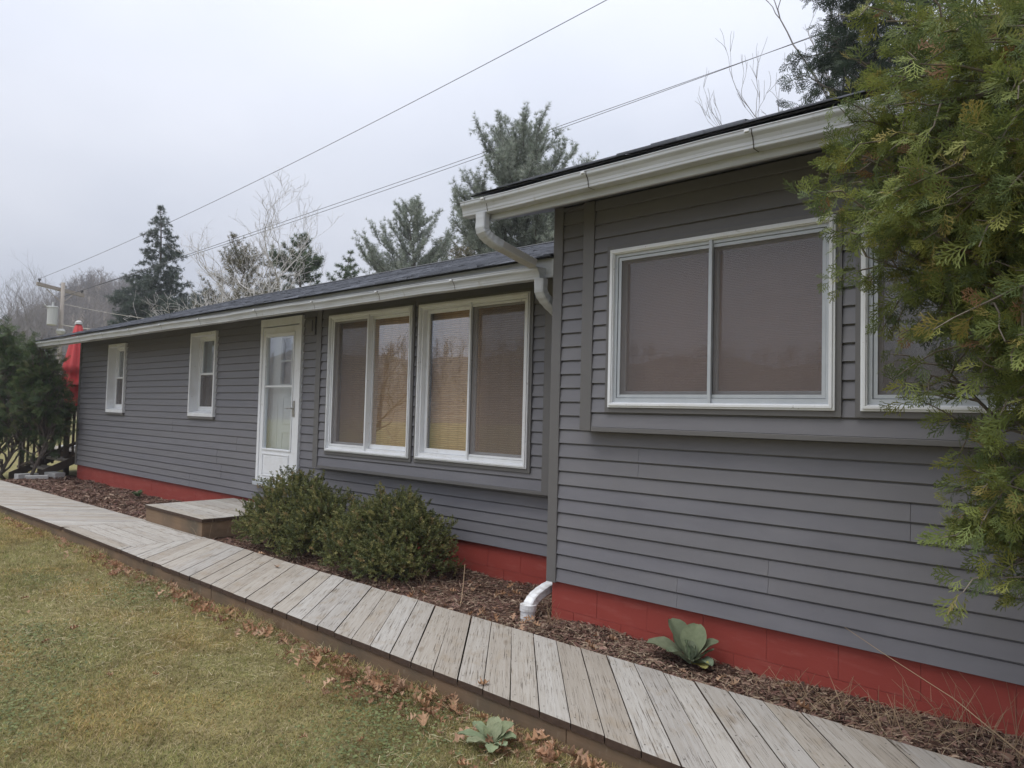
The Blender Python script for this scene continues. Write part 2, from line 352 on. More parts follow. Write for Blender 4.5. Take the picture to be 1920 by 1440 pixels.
def frames(xdir, ndir):
    """rotation matrices with local X along xdir and local Z near ndir"""
    x = unit(xdir); z = ndir-(ndir*x).sum(-1, keepdims=True)*x; z = unit(z); y = np.cross(z, x)
    return np.stack([x, y, z], -1)
def rand_dirs(n, up=0.0):
    d = rng.normal(size=(n, 3)); d[:, 2] += up; return unit(d)

# ================================================================== THE SETTING
RW, LW = 4.20, 4.86                 # front wall planes of the right (proud) and left (set back) blocks
SB = .36                            # bottom edge of the siding
E_ = .1016                          # course height
CX = -3.37                          # where the two blocks meet
LEFT_END = -16.03
WN, WF, WZ = 2.77, 3.69, .13        # boardwalk near edge, far edge, top

def hill_elev(az):
    """angle of the surrounding wooded ridges above the camera's level, by azimuth (0 = +Y, towards -X positive)"""
    pts = [(-180, 4.2), (-140, 5.0), (-100, 5.2), (-40, 4.5), (20, 4.0), (50, 4.2), (60, 5.2), (64, 5.9), (68.4, 6.7), (70.5, 7.7), (72, 8.0), (73.5, 7.6), (74.5, 6.4), (76, 5.0), (78, 4.0), (90, 3.6), (140, 5.0), (180, 4.2)]
    return np.interp(az, [p[0] for p in pts], [p[1] for p in pts])
def ground_h(x, y):
    return 0.0
def build_setting():
    xs = np.unique(np.r_[np.linspace(-420, -30, 14), np.linspace(-30, 14, 90), np.linspace(14, 420, 14)])
    ys = np.unique(np.r_[np.linspace(-420, -10, 14), np.linspace(-10, 14, 60), np.linspace(14, 420, 14)])
    X, Y = np.meshgrid(xs, ys); Z = .012*np.sin(X*2.1+np.cos(Y*1.7))+.010*np.sin(Y*2.9+X*.6)
    Z = np.where(np.hypot(X, Y) > 28, 0, Z)-.006
    Z = np.where((X > -25) & (Y > 2.6), -.03, Z)
    V = np.c_[X.ravel(), Y.ravel(), Z.ravel()]; nx, ny = len(xs), len(ys)
    i = (np.arange(ny-1)[:, None]*nx+np.arange(nx-1)[None]).ravel()
    tag(np_mesh('ground', V, np.c_[i, i+1, i+nx+1, i+nx], 'lawn_soil', smooth=True), kind='structure')
    # ridges all round the valley, one sheet
    az = np.radians(np.linspace(-180, 180, 241)); r = np.array([95, 120, 145, 170, 195, 215, 240, 300])
    A, R = np.meshgrid(az, r); el = np.radians(hill_elev(np.degrees(A)))
    f = np.clip((R-95)/120, 0, 1); f = f*f*(3-2*f); top = np.tan(el)*215*.93
    Z = f*top+H*f+2.0*np.sin(A*23+R*.05)*f*(R < 214)+1.0*np.sin(A*61)*f
    Z = np.where(R > 230, Z*.9, Z)-.5*(R < 100)
    V = np.c_[(-R*np.sin(A)).ravel(), (R*np.cos(A)).ravel(), Z.ravel()]; nx, ny = len(az), len(r)
    i = (np.arange(ny-1)[:, None]*nx+np.arange(nx-1)[None]).ravel()
    tag(np_mesh('hills', V, np.c_[i, i+1, i+nx+1, i+nx], 'hill_cover', smooth=True), kind='structure')
    # planting bed along the house, gently uneven
    xs = np.linspace(-16.6, 2.5, 170); ys = np.linspace(3.60, 5.05, 18); X, Y = np.meshgrid(xs, ys)
    Z = .075+.014*np.sin(X*3.3+Y*4)+.010*np.sin(X*7.9-Y*6)+.012*rng.normal(size=X.shape)*.6
    Z = np.where(Y < 3.70, .04, Z)
    V = np.c_[X.ravel(), Y.ravel(), Z.ravel()]; nx, ny = len(xs), len(ys); i = (np.arange(ny-1)[:, None]*nx+np.arange(nx-1)[None]).ravel()
    tag(np_mesh('mulch_bed', V, np.c_[i, i+1, i+nx+1, i+nx], 'bed_soil', smooth=True), kind='structure')
build_setting()

# ================================================================== THE HOUSE
house = empty('house', (-8, 6, 0), 'long low grey-sided house with red painted foundation and white-framed windows', 'house')
HP = Matrix.Translation((-8, 6, 0)).inverted()
def hp(o):                                     # parts are modelled in world coordinates
    o.matrix_parent_inverse = HP; return o

def build_body():
    m = MB(); m.box(LEFT_END+.02, CX+.2, LW+.30, 12.0, .3, 2.86); m.box(CX+.05, 6.0, RW+.30, 12.0, .3, 3.2)
    hp(m.build('wall_core', 'interior', house))
    def end_wall(x, y0, yr, y1, zt, zr):
        m = MB(); m.add([(x, y0, SB), (x, y1, SB), (x, y1, zt), (x, yr, zr), (x, y0, zt), (x+.03, y0, SB), (x+.03, y1, SB), (x+.03, y1, zt), (x+.03, yr, zr), (x+.03, y0, zt)],
              [(4, 3, 2, 1, 0), (5, 6, 7, 8, 9)]+[(i, (i+1) % 5, 5+(i+1) % 5, 5+i) for i in range(5)]); hp(m.build('gable_wall', 'siding', house))
    end_wall(LEFT_END, LW, 8.43, 12, 2.86, 4.05); end_wall(CX, RW+.01, 8.2, 12, 3.2, 4.5)
    for (x, y, z0, z1) in ((-7.41, LW, .90, 2.80), (-3.83, LW, .90, 2.80), (-3.02, RW, 1.48, 3.12), (.47, RW, 1.48, 3.12)):
        hp(box_part('bay_cheek', 'siding', house, x, x+.03, y-.10, y+.03, z0, z1))
    # undersides of the two window bays and the sloped soffits
    hp(box_part('bay_underside', 'siding_trim', house, -7.40, -3.81, LW-.095, LW+.02, .893, .905)); hp(box_part('bay_underside', 'siding_trim', house, -3.01, .49, RW-.095, RW+.02, 1.473, 1.485))
    m = MB(); m.prism([(3.72, 2.985), (RW+.32, 2.985+(RW+.32-3.72)/3), (RW+.32, 3.0+(RW+.32-3.72)/3), (3.72, 3.0)], -3.65, 6.0)
    m.prism([(4.24, 2.64), (LW+.32, 2.64+(LW+.32-4.24)/3), (LW+.32, 2.655+(LW+.32-4.24)/3), (4.24, 2.655)], -16.25, CX-.005)
    hp(m.build('soffit', 'siding', house))
build_body()

def plank_mesh(length, f0=0.0, f1=1.0):
    """one lap of vinyl siding, local origin at its lower left on the wall plane; f0..f1 = part of the course height"""
    def prof(f): return -.0145+.0115*f
    m = MB(); z0, z1 = E_*f0, E_*f1
    pr = [(prof(f0), z0+.0012), (prof(f0)+.002, z0), (.012, z0), (.012, z1)]
    if f1 > .95: pr += [(.006, z1), (.006, z1-.0105), (prof(f1), z1-.0115)]      # lock groove under the next lap
    else: pr += [(prof(f1), z1)]
    m.prism(pr, 0, length)
    return m
def clad(x0, x1, y, z0, z1, holes, seams, jit=0.0):
    """courses of siding on a wall plane, cut round the openings"""
    k = 0; z = z0
    while z < z1-.01:
        pieces = [(x0, x1, 0.0, min(1.0, (z1-z)/E_))]
        for (a, b, c, d) in holes:
            new = []
            for (p, q, f0, f1) in pieces:
                za, zb = z+f0*E_, z+f1*E_
                if b <= p or a >= q or d <= za+.004 or c >= zb-.004: new.append((p, q, f0, f1)); continue
                if a > p: new.append((p, a, f0, f1))
                if b < q: new.append((b, q, f0, f1))
                if c > za+.006: new.append((max(a, p), min(b, q), f0, (c-z)/E_))
                if d < zb-.006: new.append((max(a, p), min(b, q), (d-z)/E_, f1))
            pieces = new
        for (p, q, f0, f1) in pieces:
            cuts = sorted(s for s in seams(k//2) if p+.25 < s < q-.25)
            ends = [p]+cuts+[q]
            for i in range(len(ends)-1):
                a, b = ends[i], ends[i+1]
                o = plank_mesh(b-a-(.0025 if i < len(ends)-2 else 0), f0, f1).build('siding_plank', 'siding', house)
                o.location = (a, y-(.0012 if i % 2 else 0), z); o.rotation_euler = (random.uniform(-.008, .008), 0, 0); hp(o)
        z += E_; k += 1
DOOR = (-8.86, -7.865, .575, 2.745)
W1 = (-14.40, -13.59, 1.425, 2.670); W2 = (-10.97, -10.145, 1.425, 2.685)
WA = (-7.135, -5.648, 1.100, 2.668); WB = (-5.545, -4.060, 1.105, 2.662)
WC = (-2.775, -1.292, 1.642, 2.722); WD = (-1.162, .318, 1.642, 2.722)
BAYL = (-7.40, -3.81, .895, 9.0); BAYR = (-3.01, .49, 1.475, 9.0)
def build_cladding():
    def seams_l(j): r = random.Random(j*7+3); s = r.uniform(-15.2, -12.2); return [s, s+3.6, s+7.2, s+10.6]
    def seams_r(j):
        fixed = {0: [-2.295], 1: [-1.70, 1.2], 3: [-.95], 4: [.6, -2.6]}
        r = random.Random(j*5+1); s = r.uniform(-.6, .6); return fixed.get(j, [s+1.4])
    pad = lambda w, d=.03: (w[0]-d, w[1]+d, w[2]-d, w[3]+d)
    clad(LEFT_END+.085, CX-.005, LW, SB, 2.84, [DOOR, W1, W2, BAYL], seams_l)
    clad(CX+.088, 6.0, RW, SB, 3.13, [BAYR], seams_r)
    clad(-7.31, -3.90, LW-.10, .925, 2.80, [pad(WA), pad(WB)], lambda j: [])
    clad(-2.925, .40, RW-.10, 1.505, 3.10, [pad(WC), pad(WD)], lambda j: [])
    # corner boards, starter strips
    def cb(x0, x1, y, z0, z1): hp(box_part('corner_board', 'siding_trim', house, x0, x1, y-.022, y+.02, z0, z1, .004))
    cb(CX, CX+.088, RW, SB-.01, 3.16); cb(LEFT_END, LEFT_END+.085, LW, SB-.01, 2.86)
    cb(-7.41, -7.31, LW-.10, .895, 2.80); cb(-3.90, -3.80, LW-.10, .895, 2.80)
    cb(-3.02, -2.925, RW-.10, 1.475, 3.10); cb(.40, .50, RW-.10, 1.475, 3.10)
    hp(box_part('bay_sill_trim', 'siding_trim', house, -7.31, -3.90, LW-.118, LW-.08, .893, .924, .003))
    hp(box_part('bay_sill_trim', 'siding_trim', house, -2.925, .40, RW-.118, RW-.08, 1.473, 1.504, .003))
build_cladding()

def build_foundation():
    fo = MB(); fo.box(LEFT_END+.03, CX, LW+.026, LW+.25, -.2, SB-.005); fo.box(CX+.03, 6, RW+.026, RW+.25, -.2, SB-.005); fo.box(CX+.03, CX+.25, RW+.06, LW+.2, -.2, SB-.005)
    fo.box(LEFT_END+.03, LEFT_END+.2, LW+.06, 12, -.2, SB-.005)
    fo = hp(fo.build('foundation', 'mortar_red', house))
    meshes = {}
    def block(L, h):
        k = (round(L, 3), round(h, 3))
        if k not in meshes:
            m = MB(); m.box(.0015, L-.0015, 0, .06, .0015, h-.0015); meshes[k] = m.mesh('foundation_block', 'red_paint')
        return meshes[k]
    def row(x0, x1, y, z0, h, shift):
        x = x0-shift
        while x < x1:
            a, b = max(x, x0), min(x+.406, x1)
            if b-a > .05:
                o = bpy.data.objects.new('foundation_block', block(b-a, h)); link(o, fo)
                o.location = (a, y+random.uniform(-.0015, .0015), z0)
            x += .406
    for (x0, x1, y) in ((LEFT_END+.025, CX-.01, LW+.022), (CX+.025, 3.5, RW+.022)):
        row(x0, x1, y, .155, .203, .0); row(x0, x1, y, -.048, .203, .203)
build_foundation()

# ------------------------------------------------------------------ windows and door
def rect_frame(m, x0, x1, z0, z1, y0, y1, wl, wr=None, wb=None, wt=None):
    wr = wl if wr is None else wr; wb = wl if wb is None else wb; wt = wl if wt is None else wt
    m.box(x0, x1, y0, y1, z0, z0+wb); m.box(x0, x1, y0, y1, z1-wt, z1)
    m.box(x0, x0+wl, y0, y1, z0+wb, z1-wt); m.box(x1-wr, x1, y0, y1, z0+wb, z1-wt)
def sub(m, name, mat, parent, bevel=0.0):      # parents of sub-parts already sit at the world origin
    return m.build(name, mat, parent, bevel=bevel)

def slider(win, y, inner, screens, blind_mat, blind_x=None, grey_inner=False):
    """white sliding window: outer casing, deep track frame, two sashes (one set back), insect screens, blind"""
    x0, x1, z0, z1 = win; xm = (x0+x1)/2
    m = MB(); rect_frame(m, x0, x1, z0, z1, y-.040, y+.06, .034)
    rect_frame(m, x0+.012, x1-.012, z0+.012, z1-.012, y-.050, y-.0405, .016)
    wo = hp(m.build('window', 'white_paint', house, bevel=.002))
    m = MB(); rect_frame(m, x0-.030, x1+.030, z0-.034, z1+.030, y-.026, y+.01, .0295, .0295, .0335, .0295); sub(m, 'trim', 'siding_trim', wo)
    m = MB(); rect_frame(m, x0+.0345, x1-.0345, z0+.0345, z1-.0345, y-.020, y+.075, .020, .020, .030, .020); sub(m, 'track_frame', inner, wo)
    a0, a1, c0, c1 = x0+.055, x1-.055, z0+.065, z1-.055
    for i, (p, q) in enumerate(((a0, xm+.012), (xm-.012, a1))):
        front = (i == screens[0])                      # the screened half carries the outer track
        yy = y+.030 if not front else y+.034
        m = MB(); rect_frame(m, p+.001, q-.001, c0+.001, c1-.001, yy, yy+.022, .036, .036, .045, .034)
        if i == 1-screens[0]: pass
        s = sub(m, 'sash', inner, wo, .002)
        m = MB(); m.box(p+.037, q-.037, yy+.009, yy+.013, c0+.047, c1-.036); sub(m, 'pane', 'glass', wo)
        if i in screens:
            m = MB(); rect_frame(m, p+.003, q-.003, c0+.003, c1-.003, y-.012, y-.001, .020); sub(m, 'screen_frame', inner, wo)
            m = MB(); m.add([(p+.022, y-.006, c0+.022), (q-.022, y-.006, c0+.022), (q-.022, y-.006, c1-.022), (p+.022, y-.006, c1-.022)], [(0, 1, 2, 3)]); sub(m, 'insect_screen', 'insect_screen', wo)
    m = MB(); m.box(xm-.011, xm+.011, y-.036, y+.028, z0+.034, z1-.034); sub(m, 'mullion', 'white_paint' if not grey_inner else inner, wo, .002)
    # reveal inside and the blind hanging in it
    m = MB(); rect_frame(m, x0+.001, x1-.001, z0+.001, z1-.001, y+.076, y+.29, .012); sub(m, 'reveal', 'interior', wo)
    b0, b1 = blind_x or (x0+.02, x1-.02)
    m = MB(); n = 30
    for i in range(n):                                   # slightly bowed cloth of reeds
        u0, u1 = b0+(b1-b0)*i/n, b0+(b1-b0)*(i+1)/n
        f = lambda u: y+.150+.004*math.sin(u*9)+.003*math.sin(u*23)
        m.add([(u0, f(u0), z0+.02), (u1, f(u1), z0+.02), (u1, f(u1), z1-.02), (u0, f(u0), z1-.02), (u0, f(u0)+.005, z0+.02), (u1, f(u1)+.005, z0+.02), (u1, f(u1)+.005, z1-.02), (u0, f(u0)+.005, z1-.02)],
              [(0, 1, 2, 3), (7, 6, 5, 4)])
    sub(m, 'blind', blind_mat, wo)
    return wo
slider(WA, LW-.10, 'white_paint', (0,), 'bamboo')
slider(WB, LW-.10, 'white_paint', (1,), 'bamboo')
slider(WC, RW-.10, 'aluminium', (0, 1), 'brown_blind', grey_inner=True)
slider(WD, RW-.10, 'aluminium', (0, 1), 'curtain', grey_inner=True)

def double_hung(win, y):
    x0, x1, z0, z1 = win
    m = MB(); rect_frame(m, x0, x1, z0, z1, y-.05, y+.16, .035, .035, .05, .05)
    wo = hp(m.build('window', 'white_paint', house, bevel=.003))
    m = MB(); m.add([(x0+.036, y-.045, z0+.05), (x1-.036, y-.045, z0+.05), (x1-.036, y+.09, z0+.085), (x0+.036, y+.09, z0+.085), (x0+.036, y-.045, z0+.049), (x1-.036, y-.045, z0+.049)], [(0, 1, 2, 3), (4, 5, 1, 0)]); sub(m, 'sill', 'white_paint', wo)
    m = MB(); m.box(x0-.012, x1+.012, y-.045, y+.01, z0-.034, z0-.001); sub(m, 'trim', 'siding_trim', wo)
    a0, a1, c0, c1 = x0+.036, x1-.036, z0+.086, z1-.051; zm = (c0+c1)/2-.01
    m = MB(); rect_frame(m, a0, a1, c0, c1, y+.085, y+.135, .032); sub(m, 'sash_frame', 'white_paint', wo, .002)
    b0, b1 = a0+.033, a1-.033
    m = MB(); rect_frame(m, b0, b1, zm-.02, c1-.033, y+.108, y+.130, .030); s = sub(m, 'sash', 'white_paint', wo, .002)
    m = MB(); rect_frame(m, b0, b1, c0+.033, zm+.022, y+.090, y+.107, .032); s = sub(m, 'sash', 'white_paint', wo, .002)
    m = MB(); m.box(b0+.03, b1-.03, y+.116, y+.120, zm+.01, c1-.063); sub(m, 'pane', 'glass', wo)
    m = MB(); m.box(b0+.032, b1-.032, y+.097, y+.101, c0+.065, zm-.010); sub(m, 'pane', 'glass', wo)
    m = MB(); m.add([(b0+.03, y+.088, c0+.063), (b1-.03, y+.088, c0+.063), (b1-.03, y+.088, zm-.01), (b0+.03, y+.088, zm-.01)], [(0, 1, 2, 3)]); sub(m, 'insect_screen', 'insect_screen', wo)
    m = MB(); n = 24
    for i in range(n):
        u0, u1 = x0+.04+(x1-x0-.08)*i/n, x0+.04+(x1-x0-.08)*(i+1)/n; f = lambda u: y+.215+.016*math.sin(u*60)
        m.add([(u0, f(u0), z0+.05), (u1, f(u1), z0+.05), (u1, f(u1), z1-.05), (u0, f(u0), z1-.05)], [(0, 1, 2, 3)])
    sub(m, 'curtain', 'curtain', wo)
double_hung(W1, LW); double_hung(W2, LW)

def build_door():
    x0, x1, z0, z1 = DOOR
    m = MB(); m.box(x0, x0+.055, LW-.045, LW+.12, z0+.035, z1-.10); m.box(x1-.055, x1, LW-.045, LW+.12, z0+.035, z1-.10)
    m.box(x0, x1, LW-.047, LW+.12, z1-.0995, z1)
    d = hp(m.build('door_frame', 'white_paint', house, bevel=.003))
    m = MB(); m.box(x0-.02, x1+.02, LW-.075, LW+.12, z0-.01, z0+.034); sub(m, 'threshold', 'aluminium', d, .004)
    a, b, c, e = x0+.058, x1-.058, z0+.040, z1-.115
    st = .095; g0, g1, h0, h1 = a+st, b-.135, c+.44, e-.125
    m = MB(); m.box(a, g0, LW-.034, LW+.004, c, e); m.box(g1, b, LW-.034, LW+.004, c, e)
    m.box(g0, g1, LW-.034, LW+.004, c, h0); m.box(g0, g1, LW-.034, LW+.004, h1, e)
    sd = hp(m.build('storm_door', 'white_paint', house, bevel=.002))
    m = MB(); rect_frame(m, a+.075, b-.10, h0-.022, h1+.045, LW-.046, LW-.0345, .018); rect_frame(m, a+.09, b-.15, c+.085, c+.375, LW-.044, LW-.0345, .014)
    m.box(a+.115, b-.175, LW-.0385, LW-.0345, c+.115, c+.345); sub(m, 'moulding', 'white_paint', sd, .003)
    zr = (h0+h1)/2+.08
    m = MB(); m.box(g0, g1, LW-.030, LW-.008, zr-.012, zr+.012); sub(m, 'rail', 'white_paint', sd, .002)
    for (p, q) in ((h0, zr-.012), (zr+.012, h1)):
        m = MB(); m.box(g0-.003, g1+.003, LW-.018, LW-.014, p-.002, q+.002); sub(m, 'pane', 'glass', sd)
    m = MB(); m.box(b-.083, b-.047, LW-.046, LW-.0345, c+.86, c+1.06); zc = c+.965
    m.tube([(b-.065, LW-.046, zc), (b-.065, LW-.085, zc), (b-.10, LW-.092, zc+.004), (b-.15, LW-.09, zc-.006), (b-.185, LW-.085, zc+.004)], [.011, .011, .010, .009, .006], 8)
    sub(m, 'handle', 'steel', sd, .002)
    # the house door behind the storm door: four-light upper glazing and pressed panels
    yb = LW+.075
    m = MB(); lx0, lx1, lz0, lz1 = x0+.35, x1-.13, c+1.28, c+1.88
    m.box(x0+.058, lx0, yb, yb+.04, c, e); m.box(lx1, x1-.058, yb, yb+.04, c, e); m.box(lx0, lx1, yb, yb+.04, c, lz0); m.box(lx0, lx1, yb, yb+.04, lz1, e)
    xm, zm = (lx0+lx1)/2, (lz0+lz1)/2
    idr = hp(m.build('inner_door', 'white_paint', house, bevel=.003))
    m = MB(); rect_frame(m, lx0-.03, lx1+.03, lz0-.03, lz1+.03, yb-.014, yb-.001, .030)
    m.box(xm-.011, xm+.011, yb-.010, yb+.002, lz0, lz1); m.box(lx0, xm-.0112, yb-.010, yb+.002, zm-.011, zm+.011); m.box(xm+.0112, lx1, yb-.010, yb+.002, zm-.011, zm+.011)
    for (p, q, r, s) in ((x0+.14, x0+.30, c+.16, c+1.12), (x0+.42, x1-.17, c+.16, c+.66), (x0+.42, x1-.17, c+.76, c+1.12)): rect_frame(m, p, q, r, s, yb-.008, yb-.001, .016)
    sub(m, 'glazing_bars', 'white_paint', idr, .002)
    m = MB(); m.box(lx0, lx1, yb+.015, yb+.019, lz0, lz1); sub(m, 'pane', 'glass', idr)
    m = MB(); m.box(x0+.06, x1-.06, LW+.03, LW+.072, z0+.035, z0+.06); sub(m, 'sill', 'aluminium', idr)
    # box for a porch light, right of the door head
    m = MB(); m.box(-7.745, -7.565, LW-.05, LW-.002, 2.48, 2.70); m.box(-7.70, -7.61, LW-.062, LW-.0505, 2.52, 2.66)
    bx = hp(m.build('junction_box', 'siding_trim', house, bevel=.006))
build_door()

# ------------------------------------------------------------------ roofs
def build_roof(name_x0, x1, ye, ze, yr, slope=1/3.0):
    x0 = name_x0; zr = ze+(yr-ye)*slope; yb = 2*yr-ye
    m = MB()
    th = .020
    m.add([(x0, ye, ze-th), (x1, ye, ze-th), (x1, yr, zr-th), (x0, yr, zr-th), (x0, ye, ze-.012), (x1, ye, ze-.012), (x1, yr, zr-.012), (x0, yr, zr-.012)],
          [(0, 3, 2, 1), (4, 5, 6, 7), (0, 1, 5, 4), (1, 2, 6, 5), (2, 3, 7, 6), (3, 0, 4, 7)])
    m.add([(x0, yr, zr-th), (x1, yr, zr-th), (x1, yb, ze-th), (x0, yb, ze-th), (x0, yr, zr-.012), (x1, yr, zr-.012), (x1, yb, ze-.012), (x0, yb, ze-.012)],
          [(0, 3, 2, 1), (4, 5, 6, 7), (0, 1, 5, 4), (1, 2, 6, 5), (2, 3, 7, 6), (3, 0, 4, 7)])
    rf = hp(m.build('roof', 'dark_gap', house))
    # laid shingles: courses of tabs, each tab its own butt edge, thousands at a few pixels each
    L = math.hypot(yr-ye, zr-ze); nc = int(L/.143)+1; V = []; Fq = []; C = []
    dy, dz = (yr-ye)/L, (zr-ze)/L; ny, nz = -dz, dy
    for side in (0, 1):
        for i in range(nc):
            s0, s1 = i*.143-(.02 if i == 0 else 0), min((i+1)*.143+.02, L); x = x0-random.uniform(0, .3)
            while x < x1:
                wd = random.choice((.13, .17, .24, .30)); a, b = max(x, x0), min(x+wd, x1); x += wd
                if b-a < .01: continue
                t = .006+random.choice((0, 0, .003)); g = random.uniform(.65, 1.45); sg = random.uniform(-.004, .004)
                wob = .007*math.sin(a*2.1)+.004*math.sin(a*5.3)
                if i > 0: wob *= .4
                o = len(V)
                for (px_, s, h) in ((a, s0+sg, t+wob), (b, s0+sg, t+wob), (b, s1, .001), (a, s1, .001), (a, s0+sg, -.006), (b, s0+sg, -.006)):
                    yy = ye+dy*s+ny*h; 
                    if side: yy = 2*yr-yy
                    V.append((px_, yy, ze+dz*s+nz*h)); C.append((g, g, g*1.02))
                Fq += [(o, o+1, o+2, o+3), (o+4, o+5, o+1, o)]
    sh = np_mesh('shingles', np.array(V), np.array(Fq), 'shingle', rf, np.array(C)); sh['kind'] = 'stuff'
    m = MB(); m.prism([(yr-.16, zr-.16*slope+.016), (yr, zr+.026), (yr+.16, zr-.16*slope+.016), (yr+.15, zr-.16*slope-.0), (yr, zr+.008), (yr-.15, zr-.16*slope-.0)], x0, x1); cap = m.build('ridge_cap', 'dark_gap', rf)
    return rf
build_roof(-16.42, CX-.012, 4.17, 2.792, 8.43)
build_roof(-3.73, 6.2, 3.640, 3.186, 8.20)
def build_eaves():
    m = MB(); m.box(-16.38, CX-.006, 4.225, 4.25, 2.635, 2.784); m.box(CX-.03, CX-.006, 4.195, 4.224, 2.640, 2.768); hp(m.build('fascia', 'gutter_metal', house, bevel=.002))
    m = MB(); m.box(-3.655, 6.1, 3.705, 3.73, 2.985, 3.172); hp(m.build('fascia', 'gutter_metal', house, bevel=.002))
    # rake boards on the gable ends
    for (xr, ya, za, yr) in ((-16.40, 4.24, 2.76, 8.43), (-3.68, 3.732, 3.16, 8.20)):
        zr = za+(yr-ya)/3
        for s in (0, 1):
            f = (lambda y: 2*yr-y) if s else (lambda y: y); m = MB()
            m.add([(xr, f(ya), za-.13), (xr, f(yr), zr-.13), (xr, f(yr), zr), (xr, f(ya), za), (xr+.025, f(ya), za-.13), (xr+.025, f(yr), zr-.13), (xr+.025, f(yr), zr), (xr+.025, f(ya), za)],
                  [(0, 1, 2, 3), (7, 6, 5, 4), (0, 4, 5, 1), (3, 2, 6, 7), (0, 3, 7, 4), (1, 5, 6, 2)])
            hp(m.build('rake_board', 'gutter_metal', house))
def gutter(x0, x1, yb, zt0, zt1, h, dp, seams, name='gutter'):
    """K-style trough: flat back, ogee front, rolled lip; falls slightly along its run"""
    pr = [(0, 0), (0, -h), (-.62*dp, -h), (-.66*dp, -h+.004), (-.67*dp, -h+.016), (-.70*dp, -h+.022), (-.72*dp, -.62*h), (-.80*dp, -.42*h), (-.93*dp, -.27*h), (-.96*dp, -.20*h),
          (-.96*dp, -.02*h), (-1.0*dp, -.02*h), (-1.0*dp, .03*h), (-.86*dp, .03*h), (-.86*dp, -.02*h), (-.93*dp, -.03*h), (-.92*dp, -.20*h), (-.78*dp, -.38*h), (-.69*dp, -.60*h), (-.63*dp, -h+.024), (-.58*dp, -h+.004), (-.03*dp, -h+.004), (-.03*dp, 0)]
    n = len(pr); xs = np.linspace(x0, x1, 40); m = MB(); V = []
    for x in xs:
        zt = zt0+(zt1-zt0)*(x-x0)/(x1-x0)+.0035*math.sin(x*2.3)+.002*math.sin(x*6.1)
        V += [(x, yb+y, zt+z) for y, z in pr]
    Fc = [(i*n+j, i*n+(j+1) % n, (i+1)*n+(j+1) % n, (i+1)*n+j) for i in range(39) for j in range(n)]
    m.add(V, Fc)
    for x, zt in ((x0, zt0), (x1, zt1)):
        e = [(x, yb+y, zt+z) for y, z in pr[:12]]; m.add(e+[(x+(.002 if x == x0 else -.002), p[1], p[2]) for p in e], [tuple(range(12)), tuple(range(23, 11, -1))])
    g = hp(m.build(name, 'gutter_metal', house))
    for sx in seams:
        zt = zt0+(zt1-zt0)*(sx-x0)/(x1-x0); m = MB()
        q = [(y*1.0-.0022, z-.0005) for y, z in pr[1:11]]
        for dx in (0,):
            m.add([(sx, yb+y, zt+z) for y, z in q]+[(sx+.006, yb+y, zt+z) for y, z in q], [(i, i+1, 10+i+1, 10+i) for i in range(9)])
        m.cur = 1
        m.box(sx-.035, sx-.008, yb-1.06*dp, yb-.965*dp, zt-.14*h, zt-.03*h)
        o = m.build('gutter_strap', ['nail', 'white_paint'], g)
    return g
def square_pipe(path, wd, dp, mat, name, parent, ribs=0):
    """rectangular downspout swept along a path with bends"""
    m = MB(); P = [np.array(p, float) for p in path]; k = len(P); ring = []
    for i in range(k):
        t = unit(P[min(i+1, k-1)]-P[max(i-1, 0)]); side = np.array([1.0, 0, 0]) if abs(t[0]) < .95 else np.array([0, 1.0, 0])
        side = unit(side-side.dot(t)*t); nrm = np.cross(t, side); sc_ = 1.0-(.055 if (ribs and i % 2) else 0)
        c = .22
        for (a, b) in ((-1, -1+c), (-1+c, -1), (1-c, -1), (1, -1+c), (1, 1-c), (1-c, 1), (-1+c, 1), (-1, 1-c)):
            ring.append(P[i]+side*a*wd/2*sc_+nrm*b*dp/2*sc_)
    m.add(ring, [(i*8+j, i*8+(j+1) % 8, (i+1)*8+(j+1) % 8, (i+1)*8+j) for i in range(k-1) for j in range(8)]+[tuple(range(7, -1, -1)), tuple((k-1)*8+j for j in range(8))])
    o = m.build(name, mat, parent)
    return hp(o) if parent is house else o
def bend(a, b, c, n=9, r=.35):
    """points from a to c with a rounded corner at b"""
    a, b, c = map(np.array, (a, b, c)); p = b+(a-b)*r; q = b+(c-b)*r; t = np.linspace(0, 1, n)[:, None]
    return [tuple(v) for v in (1-t)**2*p+2*t*(1-t)*b+t*t*q]
